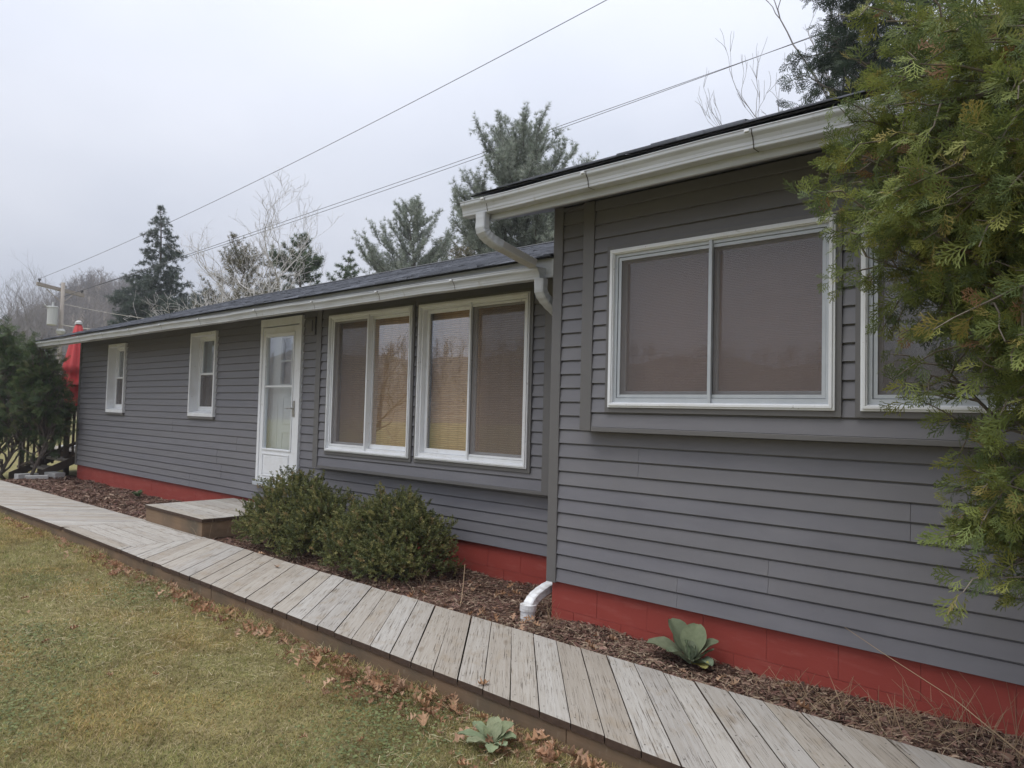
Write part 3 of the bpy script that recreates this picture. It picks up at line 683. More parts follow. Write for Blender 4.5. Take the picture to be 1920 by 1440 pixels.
def build_gutters():
    build_eaves()
    sx = [-16.1, -15.1, -14.0, -12.95, -11.9, -10.9, -9.85, -8.55, -7.35, -6.15, -5.30, -4.60-.0]
    gl = gutter(-16.32, CX-.11, 4.222, 2.735, 2.708, .088, .100, [-15.9, -14.9, -13.8, -12.7, -11.55, -10.4, -9.2, -7.75, -6.55, -5.45, -4.42])
    gr = gutter(-3.80, 6.0, 3.703, 3.128, 3.128, .100, .104, [-3.55, -2.66, -1.58, -.4])
    # upper spout: from the high gutter down onto the low one
    a = (-3.615, 3.655, 3.03); k1 = (-3.615, 3.655, 2.865); e = (-3.50, 4.10, 2.722)
    pts = [a, (a[0], a[1], 2.98)]+bend(a, k1, e, 11, .34)
    ds = square_pipe(pts, .092, .070, 'gutter_metal', 'downspout', house, ribs=1)
    s = np.array(pts[-1]); e = np.array(e); square_pipe([tuple(s-(e-s)*.02), tuple(s+(e-s)*.5), tuple(e)], .086, .064, 'downspout_grey', 'leader', ds)
    # lower spout: elbow back into the inner corner, straight run, white shoe at the bottom
    a = (-3.475, 4.165, 2.615); k1 = (-3.475, 4.165, 2.475); c = (-3.475, 4.73, 2.24)
    pts = [a]+bend(a, k1, c, 11, .42); ds = square_pipe(pts, .092, .070, 'gutter_metal', 'downspout', house, ribs=1)
    square_pipe([pts[-1], (-3.475, 4.73, 2.24), (-3.475, 4.765, 2.18), (-3.475, 4.765, .42)], .086, .064, 'downspout_grey', 'leader', ds)
    a = (-3.475, 4.765, .44); k1 = (-3.475, 4.765, .33); c = (-3.475, 4.20, .235); d = (-3.475, 4.10, .02)
    pts = [a]+bend(a, k1, c, 7, .3)+bend(k1, (-3.475, 4.13, .225), d, 13, .40)+[(-3.475, 4.105, .10)]
    sh = square_pipe(pts, .088, .070, 'downspout_white', 'downspout_shoe', house, ribs=1)
    m = MB(); m.tube([(-3.475, 4.104, .125), (-3.475, 4.106, .17)], .062, 18); m.tube([(-3.475, 4.102, .04), (-3.475, 4.104, .124)], .055, 18)
    o = m.build('drain_collar', 'downspout_white', sh)
build_gutters()

# ================================================================== BOARDWALK AND DOOR STEP
walk = empty('boardwalk', (-7.0, 3.23, 0), 'weathered grey wooden boardwalk of diagonal planks running along the house', 'boardwalk')
WP = Matrix.Translation((-7.0, 3.23, 0)).inverted()
def clip_x(poly, xmin, xmax):
    for (lim, keep) in ((xmin, lambda p: p[0] >= xmin-1e-9), (xmax, lambda p: p[0] <= xmax+1e-9)):
        out = []
        for i, p in enumerate(poly):
            q = poly[(i+1) % len(poly)]; a, b = keep(p), keep(q)
            if a: out.append(p)
            if a != b:
                t = (lim-p[0])/(q[0]-p[0]); out.append((lim, p[1]+t*(q[1]-p[1])))
        poly = out
        if len(poly) < 3: return []
    return poly
_plank_cache = {}
def deck_plank(poly, ang, z, parent, inv, name='plank', nails=True, th=.038, key=None):
    """a board with outline poly (world XY) and grain along angle ang; shared mesh for boards of one key"""
    ox, oy = poly[0]; ca, sa = math.cos(ang), math.sin(ang)
    if key is None or key not in _plank_cache:
        L = [((x-ox)*ca+(y-oy)*sa, -(x-ox)*sa+(y-oy)*ca) for x, y in poly]; n = len(L)
        area = sum(L[i][0]*L[(i+1) % n][1]-L[(i+1) % n][0]*L[i][1] for i in range(n))
        if area < 0: L = L[::-1]
        cx, cy = sum(p[0] for p in L)/n, sum(p[1] for p in L)/n
        ins = []
        for (x, y) in L:
            d = math.hypot(x-cx, y-cy); k = 1-.0035/max(d, .01); ins.append((cx+(x-cx)*k, cy+(y-cy)*k))
        m = MB(); m.add([(x, y, 0) for x, y in ins]+[(x, y, -.003) for x, y in L]+[(x, y, -th) for x, y in L],
                        [tuple(range(n))]+[(i, n+i, n+(i+1) % n, (i+1) % n) for i in range(n)])
        m.cur = 1; m.add([(x, y, -.003) for x, y in L]+[(x, y, -th) for x, y in L], [(i, n+i, n+(i+1) % n, (i+1) % n) for i in range(n)]+[tuple(range(2*n-1, n-1, -1))])
        if nails:
            m.cur = 2; xs = [p[0] for p in L]; lo, hi = min(xs), max(xs)
            rr = random.Random(int(abs(ox)*1000))
            for f in (.13, .5, .87):
                xx = lo+(hi-lo)*f
                for g in (-.32, .36):
                    yy = cy+g*.14+rr.uniform(-.006, .006); xx2 = xx+rr.uniform(-.02, .02); r = .0042
                    m.add([(xx2+r*math.cos(t*math.pi/3), yy+r*math.sin(t*math.pi/3), .0012) for t in range(6)], [tuple(range(6))])
        me = m.mesh('plank', ['deck_board', 'sawn_end', 'nail'])
        if key is not None: _plank_cache[key] = me
    else: me = _plank_cache[key]
    o = bpy.data.objects.new(name, me); link(o, parent); o.matrix_parent_inverse = inv
    o.location = (ox, oy, z); o.rotation_euler = (0, 0, ang); return o
def build_walk():
    a = math.radians(41.5); dx = (WF-WN)*math.tan(a); pitch = .145/math.cos(a); wx = .1395/math.cos(a)
    k = 0; x = -2.447-pitch*29
    while x < 3.2:
        j = random.uniform(-.004, .004)
        poly = [(x, WN+j), (x+wx, WN+j), (x+wx-dx, WF+j), (x-dx, WF+j)]
        c = clip_x(poly, -7.80, 99)
        if c:
            full = len(c) == 4 and abs(c[0][0]-x) < 1e-6 and abs(c[3][0]-(x-dx)) < 1e-6
            o = deck_plank(c, math.pi/2+a, WZ+random.uniform(-.0022, .0022), walk, WP, key='A' if full else None)
            if full: o.rotation_euler = (random.uniform(-.006, .006), random.uniform(-.002, .002), math.pi/2+a+random.uniform(-.003, .003))
        x += pitch
    y = WN; i = 0
    while y < WF-.03:
        y2 = min(y+.1395, WF); j = random.uniform(-.004, .004)
        deck_plank([(-9.445+j, y), (-7.806, y), (-7.806, y2), (-9.445+j, y2)], 0, WZ+random.uniform(-.0015, .0015), walk, WP); y += .145
    b = math.radians(47); dx = (WF-WN)*math.tan(b); pitch = .145/math.cos(b); wx = .1395/math.cos(b); x = -9.45-pitch*.4
    while x > -20.5:
        poly = [(x-wx, WN), (x, WN), (x+dx, WF), (x+dx-wx, WF)]
        c = clip_x(poly, -99, -9.452)
        if c:
            full = len(c) == 4 and abs(max(p[0] for p in c)-(x+dx)) < 1e-6
            sk = lambda p: (p[0], p[1]+.020*(p[0]+9.45))
            deck_plank([sk(p) for p in c], math.pi/2-b, WZ+random.uniform(-.0015, .0015), walk, WP, key='C' if full else None)
        x -= pitch
    # edge joists under the boards
    def rim(x0, x1, y0, y1, th=.036):
        yy = lambda x: .020*(x+9.45) if x < -9.45 else 0
        m = MB(); v = [(x0, y0+yy(x0)), (x1, y0+yy(x1)), (x1, y1+yy(x1)), (x0, y1+yy(x0))]
        m.add([(p[0], p[1], -.06) for p in v]+[(p[0], p[1], WZ-.039) for p in v], [(3, 2, 1, 0), (4, 5, 6, 7)]+[(i, (i+1) % 4, 4+(i+1) % 4, 4+i) for i in range(4)])
        o = m.build('edge_joist', 'rim_board', walk, bevel=.003); o.matrix_parent_inverse = WP
    for (p, q) in ((-20.5, -16.9), (-16.896, -13.3), (-13.296, -9.452), (-9.448, -5.75), (-5.745, -2.1), (-2.095, 1.5), (1.505, 3.0)):
        rim(p, q, WN+.010+random.uniform(-.002, .002), WN+.048); rim(p, q, WF-.05, WF-.014)
build_walk()
step = empty('door_step', (-8.63, 4.25, 0), 'low weathered wooden box step on the boardwalk below the white door', 'step')
def build_step():
    inv = Matrix.Translation((-8.63, 4.25, 0)).inverted(); x0, x1, y0, y1, zt = -9.40, -7.86, 3.665, 4.83, .33
    y = y0-.012; i = 0
    while y < y1-.02:
        y2 = min(y+.1395, y1); j = random.uniform(-.006, .006)
        deck_plank([(x0-.015+j, y), (x1+.012+j, y), (x1+.012+j, y2), (x0-.015+j, y2)], 0, zt+random.uniform(-.0015, .0015), step, inv, nails=False); y += .1455
    for (a, b, c, d, z0) in ((x0, x1, y0, y0+.036, WZ+.002), (x1-.036, x1, y0+.037, y1, .10), (x0, x0+.036, y0+.037, y1, .10)):
        o = box_part('side_board', 'rim_board', step, a, b, c, d, z0, zt-.0405, .003); o.matrix_parent_inverse = inv
    m = MB(); m.box(x1-.045, x1-.010, y0+.05, y1, .0, .098); o = m.build('base_skid', 'dark_wood', step); o.matrix_parent_inverse = inv
build_step()

# ================================================================== GROUND COVER (stuff) AND FALLEN LEAVES
def vnoise(x, y, s, seed):
    """cheap smooth value noise"""
    r = np.random.default_rng(seed).random((64, 64)); u, v = x*s, y*s
    i, j = np.floor(u).astype(int), np.floor(v).astype(int); f, g = u-i, v-j; f = f*f*(3-2*f); g = g*g*(3-2*g)
    q = lambda a, b: r[a % 64, b % 64]
    return (q(i, j)*(1-f)+q(i+1, j)*f)*(1-g)+(q(i, j+1)*(1-f)+q(i+1, j+1)*f)*g
def grass(n, x0, x1, y0, y1, hl, wid, seed, mask=None, gh=0.0):
    r = np.random.default_rng(seed); P = np.c_[r.uniform(x0, x1, n), r.uniform(y0, y1, n)]
    P = P[P[:, 1] < WN+.005+np.minimum(0, .02*(P[:, 0]+9.45))*(P[:, 0] < -9.45)]
    if mask is not None: P = P[mask(P[:, 0], P[:, 1], r)]
    n = len(P); lean = r.uniform(.5, 1.35, n); az = r.uniform(0, 2*np.pi, n)+1.2*vnoise(P[:, 0], P[:, 1], 2.2, seed+5)
    h = hl*r.uniform(.55, 1.35, n)*(.75+.5*vnoise(P[:, 0], P[:, 1], 1.3, seed+1))
    d = np.c_[np.cos(az)*np.sin(lean), np.sin(az)*np.sin(lean), np.cos(lean)]; d2 = d.copy(); d2[:, 2] -= .45; d2 = unit(d2)
    s = np.c_[-np.sin(az), np.cos(az), r.uniform(-.3, .3, n)]; s = unit(s); ww = (wid*r.uniform(.7, 1.4, n))[:, None]
    base = np.c_[P, np.full(n, gh-.006)+.012*np.sin(P[:, 0]*2.1+np.cos(P[:, 1]*1.7))+.010*np.sin(P[:, 1]*2.9+P[:, 0]*.6)]
    mid = base+d*(h*.55)[:, None]; tip = mid+d2*(h*.5)[:, None]
    V = np.stack([base-s*ww, base+s*ww, mid+s*ww*.8, mid-s*ww*.8, tip+s*ww*.12, tip-s*ww*.12], 1).reshape(-1, 3)
    Fq = np.array([[0, 1, 2, 3], [3, 2, 4, 5]])[None]+(np.arange(n)*6)[:, None, None]
    pal = np.array([[.320, .275, .118], [.40, .338, .180], [.245, .240, .092], [.47, .395, .25], [.185, .202, .076], [.285, .230, .135]])
    c = pal[r.choice(6, n, p=[.3, .22, .2, .1, .1, .08])]*r.uniform(.75, 1.2, (n, 1))
    return V, Fq.reshape(-1, 4), np.repeat(c, 6, 0)
def build_grass():
    thin = lambda x, y, r: r.random(len(x)) < .35+.9*vnoise(x, y, 1.7, 91)
    parts = [grass(150000, -5.2, -1.3, .55, 2.78, .032, .0014, 11, thin), grass(110000, -11.0, -5.2, .6, 2.78, .034, .0020, 12, thin), grass(60000, -21, -11, -.5, 2.78, .038, .0032, 13),
             grass(9000, -13, -1.6, 2.60, 2.775, .085, .0016, 14, lambda x, y, r: vnoise(x, y*.3, 1.6, 44) > .52)]
    V, Fq, C = merge(parts); tag(np_mesh('grass', V, Fq, 'turf', tint=C), kind='stuff')
    # clipped straw lying on the turf, and low broad-leaved weeds in patches
    r = np.random.default_rng(8); n = 5200; x, y = r.uniform(-9, -1.5, n), r.uniform(.7, 2.74, n); k = vnoise(x, y, .9, 17) > .38; x, y = x[k], y[k]; n = len(x); a = r.uniform(0, 6.28, n); L = r.uniform(.02, .075, n)
    tv = np.array([[-.5, -.5, 0], [0, -.5, .10], [0, .5, .10], [-.5, .5, 0], [.5, -.5, 0], [.5, .5, 0]]); tf = np.array([[0, 1, 2, 3], [1, 4, 5, 2]]); c = np.array([(.62, .53, .36), (.50, .42, .25), (.40, .31, .19)])[r.integers(0, 3, n)]
    V, Fq, C = instance(tv, tf, frames(np.c_[np.cos(a), np.sin(a), r.normal(size=n)*.15], np.c_[r.normal(size=(n, 2))*.3, np.ones(n)]), np.c_[L, np.full(n, .0017), L*.4], np.c_[x, y, .018+r.random(n)*.014], c); tag(np_mesh('lawn_straw', V, Fq, 'litter', tint=C), kind='stuff')
    n = 5200; cx, cy = np.array([(-4.9, 1.35), (-5.6, 1.5), (-4.3, 1.05), (-3.0, 2.45), (-7.5, 2.0), (-2.7, 2.1), (-6.3, 2.4)])[r.integers(0, 7, n)].T; x, y = cx+r.normal(size=n)*.26, np.minimum(cy+r.normal(size=n)*.16, 2.72); a = r.uniform(0, 6.28, n); L = r.uniform(.010, .024, n)
    tv = np.array([[-.5, 0, 0], [0, -.42, .05], [.5, 0, 0], [0, .42, .05]]); c = np.array([(.16, .19, .075), (.22, .24, .10), (.13, .15, .065)])[r.integers(0, 3, n)]
    V, Fq, C = instance(tv, np.array([[0, 1, 2, 3]]), frames(np.c_[np.cos(a), np.sin(a), r.normal(size=n)*.2], np.c_[r.normal(size=(n, 2))*.35, np.ones(n)]), L, np.c_[x, y, .016+r.random(n)*.014], c); tag(np_mesh('lawn_weeds', V, Fq, 'foliage', tint=C), kind='stuff')
build_grass()

def litter(n, xr, yfn, zfn, size, pal, seed):
    r = np.random.default_rng(seed); x = r.uniform(*xr, n); y = yfn(x, r); z = zfn(x, y)+r.uniform(0, .022, n)
    tv = np.array([[-.5, -.5, 0], [.1, -.42, .06], [.5, -.2, .0], [.5, .3, .0], [.05, .5, .07], [-.5, .4, 0]]); tf = np.array([[0, 1, 4, 5], [1, 2, 3, 4]])
    nd = np.c_[r.normal(size=(n, 2))*.45, np.ones(n)]; xd = np.c_[r.normal(size=(n, 2)), r.normal(size=n)*.25]
    ln = size*r.lognormal(0, .45, n); S = np.c_[ln, ln*r.uniform(.10, .45, n), ln*.8]
    c = np.array(pal)[r.integers(0, len(pal), n)]*r.uniform(.6, 1.25, (n, 1))
    return instance(tv, tf, frames(xd, nd), S, np.c_[x, y, z], c)
bed_z = lambda x, y: .075+.014*np.sin(x*3.3+y*4)+.010*np.sin(x*7.9-y*6)
def build_mulch():
    pal = [(.215, .130, .094), (.135, .076, .058), (.28, .19, .14), (.36, .265, .195), (.165, .088, .070), (.105, .064, .050), (.25, .15, .12)]
    yl = lambda x, r: np.where(x < CX, r.uniform(3.70, LW+.02, len(x)), r.uniform(3.70, RW+.02, len(x)))
    V, Fq, C = merge([litter(46000, (-7.6, 1.0), yl, bed_z, .023, pal, 21), litter(20000, (-16.2, -7.6), yl, bed_z, .036, pal, 22)])
    tag(np_mesh('mulch', V, Fq, 'litter', tint=C), kind='stuff')
    # straw and thin dry stems lying on the bed
    r = np.random.default_rng(5); n = 2600; x = r.uniform(-7.2, .8, n); y = yl(x, r); z = bed_z(x, y)+r.uniform(.005, .03, n); a = r.uniform(0, 2*np.pi, n); L = r.uniform(.03, .13, n)
    tv = np.array([[-.5, -.5, 0], [0, -.5, .12], [0, .5, .12], [-.5, .5, 0], [.5, -.5, 0], [.5, .5, 0]]); tf = np.array([[0, 1, 2, 3], [1, 4, 5, 2]])
    c = np.array([(.42, .33, .22), (.30, .22, .145), (.52, .43, .30)])[r.integers(0, 3, n)]
    V, Fq, C = instance(tv, tf, frames(np.c_[np.cos(a), np.sin(a), r.normal(size=n)*.12], np.c_[r.normal(size=(n, 2))*.3, np.ones(n)]), np.c_[L, np.full(n, .0022), L*.4], np.c_[x, y, z], c)
    tag(np_mesh('dry_straw', V, Fq, 'litter', tint=C), kind='stuff')
build_mulch()

def oak_leaf(seed):
    """a curled lobed leaf about one unit long, with a stalk"""
    r = random.Random(seed); out = []; n = 26
    for i in range(n+1):
        t = i/n; w_ = .30*math.sin(math.pi*min(1, t*1.02))**.7*(.62+.38*math.cos(t*math.pi*2*3.5+math.pi))*(1.1-.3*t); out.append((t, max(w_, .012)))
    cu, cv, tw = r.uniform(-1.6, 2.2), r.uniform(.4, 1.6), r.uniform(-.6, .6)
    def bendp(x, y):
        z = cv*abs(y)**1.3*1.3+.05*math.sin(x*17+seed)*abs(y)*4
        a = cu*(x-.5)*.9; R = 1/max(abs(cu*.9), .2); sx = .5+R*math.sin(a)*(1 if cu != 0 else 1); sz = R*(1-math.cos(a))*(1 if cu > 0 else -1)
        if cu < 0: sx = .5+R*math.sin(-a)
        c, s = math.cos(tw*(x-.5)), math.sin(tw*(x-.5)); return (sx, y*c-z*s, sz+y*s+z*c)
    V = []; Fq = []
    for (t, w_) in out: V += [bendp(t, w_), bendp(t, 0), bendp(t, -w_)]
    for i in range(n):
        o = 3*i; Fq += [(o+1, o, o+3, o+4), (o+2, o+1, o+4, o+5)]
    o = len(V); V += [(-.28, .012, .03), (-.28, -.012, .03), (0, -.012, bendp(0, 0)[2]), (0, .012, bendp(0, 0)[2])]; Fq.append((o, o+1, o+2, o+3))
    V = np.array(V); V[:, 2] -= V[:, 2].min(); return V-np.array([.4, 0, 0]), np.array(Fq)
LEAF_T = [oak_leaf(i) for i in range(7)]
LEAF_COL = np.array([(.38, .215, .120), (.45, .275, .165), (.30, .160, .092), (.52, .345, .225), (.25, .135, .080), (.42, .26, .17)])
def edge_spots(n, r):
    """along the lawn edge of the boardwalk, heaped where the wind drops them"""
    out = []
    while len(out) < n:
        x = r.uniform(-11.5, -1.45); x0 = min(abs(x+3.35), abs(x+2.08)); y = WN-.02-abs(r.normal())*(.10+.07*math.exp(-(x0/.5)**2))-.05*r.random()
        dens = .10+1.0*math.exp(-((x+3.35)/.5)**2)+1.0*math.exp(-((x+2.08)/.42)**2)+.35*math.exp(-((x+5.3)/.9)**2)+.4*math.exp(-((x+7.2)/.8)**2)
        if x < -9.45: y += .02*(x+9.45)
        if r.random() < dens: out.append((x, y))
    return np.array(out)
def build_leaves():
    r = np.random.default_rng(31); meshes = []
    for i in range(14):
        tv, tf = LEAF_T[i % 7]; V, Fq, C = instance(tv, tf, np.eye(3)[None], np.array([1.0]), np.zeros((1, 3)), (LEAF_COL[i % 6]*(.85+.3*r.random()))[None])
        o = np_mesh('oak_leaf', V, Fq, 'dry_leaf', tint=C); meshes.append(o.data); bpy.data.objects.remove(o)
    def put(x, y, z, label, group, s, tilt=.45):
        o = bpy.data.objects.new('oak_leaf', meshes[r.integers(14)]); link(o); o.location = (x, y, z); o.scale = (s, s, s)
        o.rotation_euler = (r.normal()*tilt, r.normal()*tilt, r.uniform(0, 6.28)); tag(o, label, 'leaf', group)
    for (x, y) in edge_spots(215, r): put(x, y, .012+.035*r.random()*math.exp(-((x+2.7)/1.2)**2), 'curled brown oak leaf lying in the grass along the boardwalk edge', 'oak leaves along the boardwalk edge', r.uniform(.065, .125))
    for (x, y) in np.c_[r.uniform(-5.2, .2, 34), r.uniform(3.75, 4.15, 34)]: put(x, y, .10, 'dry brown oak leaf lying on the mulch bed', 'oak leaves on the mulch', r.uniform(.05, .09), .35)
    for (x, y) in np.c_[r.uniform(-5.0, -3.6, 20), r.uniform(4.2, 4.8, 20)]: put(x, y, .10, 'dry brown oak leaf lying on the mulch bed', 'oak leaves on the mulch', r.uniform(.06, .10), .35)
    for (px, py) in ((519, 1064), (491, 1040), (905, 1285)):
        d = ray(px, py); t = (WZ-H)/d[2]; put(d[0]*t, d[1]*t, WZ+.004, 'dry oak leaf lying alone on the grey boards', 'oak leaves on the boardwalk', .085, .2)
    for i in range(16): put(r.uniform(-8, -1.9), r.uniform(1.2, 2.4), .018, 'single brown oak leaf out on the open lawn', 'oak leaves on the lawn', r.uniform(.045, .08), .3)
    # crumbled fragments between the whole leaves
    sp = edge_spots(900, r); n = len(sp); tv, tf = LEAF_T[2]
    V, Fq, C = instance(tv, tf, frames(rand_dirs(n, 0)*np.array([1, 1, .3]), np.c_[r.normal(size=(n, 2))*.6, np.ones(n)]), r.uniform(.02, .05, n), np.c_[sp, .006+.02*r.random(n)], LEAF_COL[r.integers(0, 6, n)]*.85)
    tag(np_mesh('leaf_litter', V, Fq, 'dry_leaf', tint=C), kind='stuff')
build_leaves()

# ================================================================== PLANTS
def leaf_sprig(n=12, seed=1, ln=.021, wd=.62, L=.075):
    """twig with small paired leaves, along +X; quads"""
    r = np.random.default_rng(seed); V = []; Fq = []
    V += [(0, -.0008, 0), (L, -.0005, 0), (L, .0005, .001), (0, .0008, .001)]; Fq.append((0, 1, 2, 3))
    for i in range(n):
        t = .15+.85*i/n; a = i*2.4+r.uniform(-.4, .4); out = np.array([.75, math.cos(a)*.8, math.sin(a)*.8]); out /= np.linalg.norm(out)
        sd = unit(np.cross(out, np.array([math.sin(i), .3, math.cos(i)]))); nn = np.cross(out, sd); l = ln*r.uniform(.7, 1.2); b = np.array([L*t, 0, 0])
        o = len(V); V += [tuple(b), tuple(b+out*l*.5+sd*l*wd*.5+nn*l*.08), tuple(b+out*l), tuple(b+out*l*.5-sd*l*wd*.5+nn*l*.08)]; Fq.append((o, o+1, o+2, o+3))
    return np.array(V), np.array(Fq)
def blob_points(n, blobs, r, shell=.55):
    """points through overlapping ellipsoids, denser towards the outside, with the outward direction"""
    w_ = np.array([b[3]*b[4]*b[5] for b in blobs])**(2/3); k = r.choice(len(blobs), n, p=w_/w_.sum()); B = np.array(blobs)[k]
    d = unit(r.normal(size=(n, 3))); d[:, 2] = np.where(d[:, 2] < -.55, -d[:, 2], d[:, 2]); rad = 1-(1-shell)*r.random(n)**1.6+.22*r.random(n)**4
    rad *= 1+.20*np.sin(d[:, 0]*8+B[:, 0]*7)*np.sin(d[:, 1]*7+d[:, 2]*8+B[:, 1]*3)
    return B[:, :3]+d*B[:, 3:6]*rad[:, None], d, rad
def boxwood(loc, blobs, label, n, seed):
    r = np.random.default_rng(seed); t = empty('boxwood_shrub', loc, label, 'shrub'); parts = []; blobs = [(b[0]-loc[0], b[1]-loc[1], b[2], b[3], b[4], b[5]) for b in blobs]
    for q in range(4):
        tv, tf = leaf_sprig(13, seed*10+q); P, d, rad = blob_points(n//4, blobs, r); m = len(P)
        xd = d+r.normal(size=(m, 3))*.45; xd[:, 2] += .55; keep = P[:, 2] > .10; P, xd, rad = P[keep], xd[keep], rad[keep]; m = len(P)
        pal = np.array([(.135, .148, .054), (.185, .190, .070), (.098, .116, .048), (.265, .245, .095), (.25, .19, .085)])
        c = pal[r.choice(5, m, p=[.34, .26, .22, .12, .06])]*r.uniform(.75, 1.25, (m, 1))
        parts.append(instance(tv, tf, frames(xd, rand_dirs(m)), r.uniform(.75, 1.3, m), P-unit(xd)*.05, c))
    V, Fq, C = merge(parts); np_mesh('foliage', V, Fq, 'foliage', t, C)
    mb = MB()
    for i in range(46):
        b = blobs[r.integers(len(blobs))]; d = unit(r.normal(size=3)+np.array([0, 0, .9])); e = np.array(b[:3])+d*np.array(b[3:6])*.85; e[2] = max(e[2], .14); s0 = np.array([r.normal()*.06+b[0]*.6, r.normal()*.06+b[1]*.6, .04])
        mb.tube([s0, (s0+e)/2+r.normal(size=3)*.03, e], [.009, .006, .003], 4)
    mb.build('stems', 'bark', t); return t
# rounded bushes under the bay, foliage heights follow the photograph
boxwood((-6.75, 4.22, .05), [(-6.95, 4.25, .42, .46, .40, .40), (-6.45, 4.25, .34, .42, .40, .36), (-7.25, 4.15, .26, .38, .34, .26), (-6.30, 4.02, .22, .35, .30, .22), (-6.75, 4.05, .25, .5, .33, .25)], 'bigger rounded boxwood bush beside the wooden door step', 4300, 3)
boxwood((-5.25, 4.25, .05), [(-5.30, 4.30, .36, .45, .38, .40), (-4.98, 4.28, .28, .40, .36, .34), (-5.62, 4.15, .28, .36, .34, .30), (-5.05, 4.02, .20, .40, .28, .20), (-5.5, 4.0, .2, .3, .28, .2)], 'dark rounded boxwood bush next to the bare mulch by the downspout', 3900, 5)

def mullein_leaf(seed, L, W):
    r = random.Random(seed); n, k = 9, 4; V = []; Fq = []; cu, cv = r.uniform(.5, 1.2), r.uniform(.5, 1.1)
    for i in range(n+1):
        t = i/n; w_ = W*(math.sin(math.pi*(t**1.15*.93+.03))**.62*.97+.02)*(.30+.70*min(1, t*2.6))
        for j in range(-k, k+1):
            y = w_*j/k; V.append((L*(t-.10*cu*t*t), y*(1-.12*cv*abs(j)/k), L*(-.30*cu*t*t+.42*t)+cv*abs(y)*.45+.004*math.sin(j*2.1+i*1.7+seed)))
    c = 2*k+1
    for i in range(n):
        for j in range(c-1): Fq.append((i*c+j, (i+1)*c+j, (i+1)*c+j+1, i*c+j+1))
    return np.array(V), np.array(Fq)
def mullein(loc, specs, label, seed, base=(.185, .225, .145)):
    t = empty('mullein_plant', loc, label, 'plant'); r = random.Random(seed)
    for i, (az, tilt, L, W) in enumerate(specs):
        tv, tf = mullein_leaf(seed*20+i, L, W); c = np.array(base)*r.uniform(.82, 1.15)*np.array([r.uniform(.95, 1.12), 1, r.uniform(.9, 1.05)])
        if i == len(specs)-1 and L > .13: c = np.array((.36, .33, .10))
        o = np_mesh('leaf', tv, tf, 'velvet_leaf', t, np.repeat(c[None], len(tv), 0), smooth=True)
        o.rotation_euler = (0, -math.radians(tilt), math.radians(az)); o.location = (0.012*math.cos(math.radians(az)), .012*math.sin(math.radians(az)), .02)
    return t
# azimuths in degrees from +X; the plant leans away from the red wall
mullein((-2.10, 4.02, .08), [(165, 40, .29, .092), (100, 52, .25, .090), (35, 38, .23, .080), (200, 8, .29, .110), (240, 18, .19, .066), (140, 24, .24, .080), (8, 26, .17, .034), (300, 10, .15, .055), (345, 5, .17, .058), (120, 76, .14, .042), (55, 78, .12, .036), (270, 70, .12, .040), (205, 64, .14, .045), (328, -4, .16, .058)], 'broad grey-green velvety rosette growing against the red foundation', 3)
mullein((-2.33, 2.52, .01), [(172, 4, .16, .034), (212, 0, .17, .036), (128, 22, .13, .042), (70, 26, .13, .046), (25, 14, .12, .040), (255, 2, .14, .036), (310, 0, .12, .034), (100, 46, .09, .030), (345, 6, .11, .030), (190, 36, .08, .026)], 'small grey-green velvety rosette among brown leaves at the lawn edge', 4, (.24, .28, .17))
mullein((-12.2, 4.62, .07), [(40, 40, .13, .04), (120, 45, .13, .04), (200, 30, .12, .04), (280, 25, .13, .04), (330, 35, .12, .04)], 'small dark green weed against the foundation left of the door step', 6, (.075, .115, .05))

def dry_clump(loc, n, hl, label, seed, spread=.12, lean=.5, pal=None):
    r = np.random.default_rng(seed); t = empty('dry_weed', loc, label, 'weed', 'dry weeds in the bed'); mb = MB()
    for i in range(n):
        a = r.uniform(0, 6.28); b = np.array([r.normal()*spread, r.normal()*spread*.5, .0]); L = hl*r.uniform(.5, 1.2); d = unit(np.array([math.cos(a)*lean, math.sin(a)*lean*.6-.1, 1])); dr = np.array([math.cos(a), math.sin(a), -.6])*L*.25*r.random()
        p = [b, b+d*L*.5, b+d*L*.8+dr*.4, b+d*L+dr]; mb.tube(p, [.0018, .0014, .001, .0006], 3, cap=False)
        if r.random() < .35:
            q = b+d*L*.6; e = q+unit(r.normal(size=3)+np.array([0, 0, .6]))*L*.25; mb.tube([q, e], [.001, .0005], 3, cap=False)
    mb.build('stems', 'straw', t); return t
def more_mats():
    b = NB('straw'); p = geo_pos(b); n = b.noise(p, 7, 4); b.done(b.pbsdf(b.mix(n, (.25, .165, .095), (.46, .34, .215)), .85))
    b = NB('green_straw'); p = geo_pos(b); n = b.noise(p, 5, 4); b.done(b.pbsdf(b.mix(n, (.14, .14, .06), (.33, .27, .14)), .85))
more_mats()
dry_clump((-.98, 3.95, .08), 70, .17, 'tangled tuft of dry brown grass along the red foundation', 1, .20, .9)
dry_clump((-.62, 4.02, .08), 34, .30, 'tall thin dry stalks standing against the red foundation', 2, .16, .4)
dry_clump((-1.40, 4.0, .08), 26, .16, 'short dry grass blades between the velvety rosette and the tall stalks', 3, .12, .8)
dry_clump((-3.22, 4.08, .08), 12, .17, 'few upright straw stems at the house corner by the downspout shoe', 4, .05, .35)
dry_clump((-4.55, 4.05, .08), 9, .22, 'forked bare twigs poking up between the dark bush and the downspout', 5, .14, .7)
dry_clump((-8.05, 3.76, .08), 10, .26, 'thin bare stems rising beside the wooden door step', 6, .10, .35)
dry_clump((-.18, 4.0, .08), 40, .22, 'ragged dry stalks at the end of the bed below the cedar', 7, .2, .6)
def long_stalk(pts, label):
    t = MB(); t.tube(pts, [.0028, .0025, .002, .0012][:len(pts)], 5); tag(t.build('dead_stalk', 'straw'), label, 'stalk')
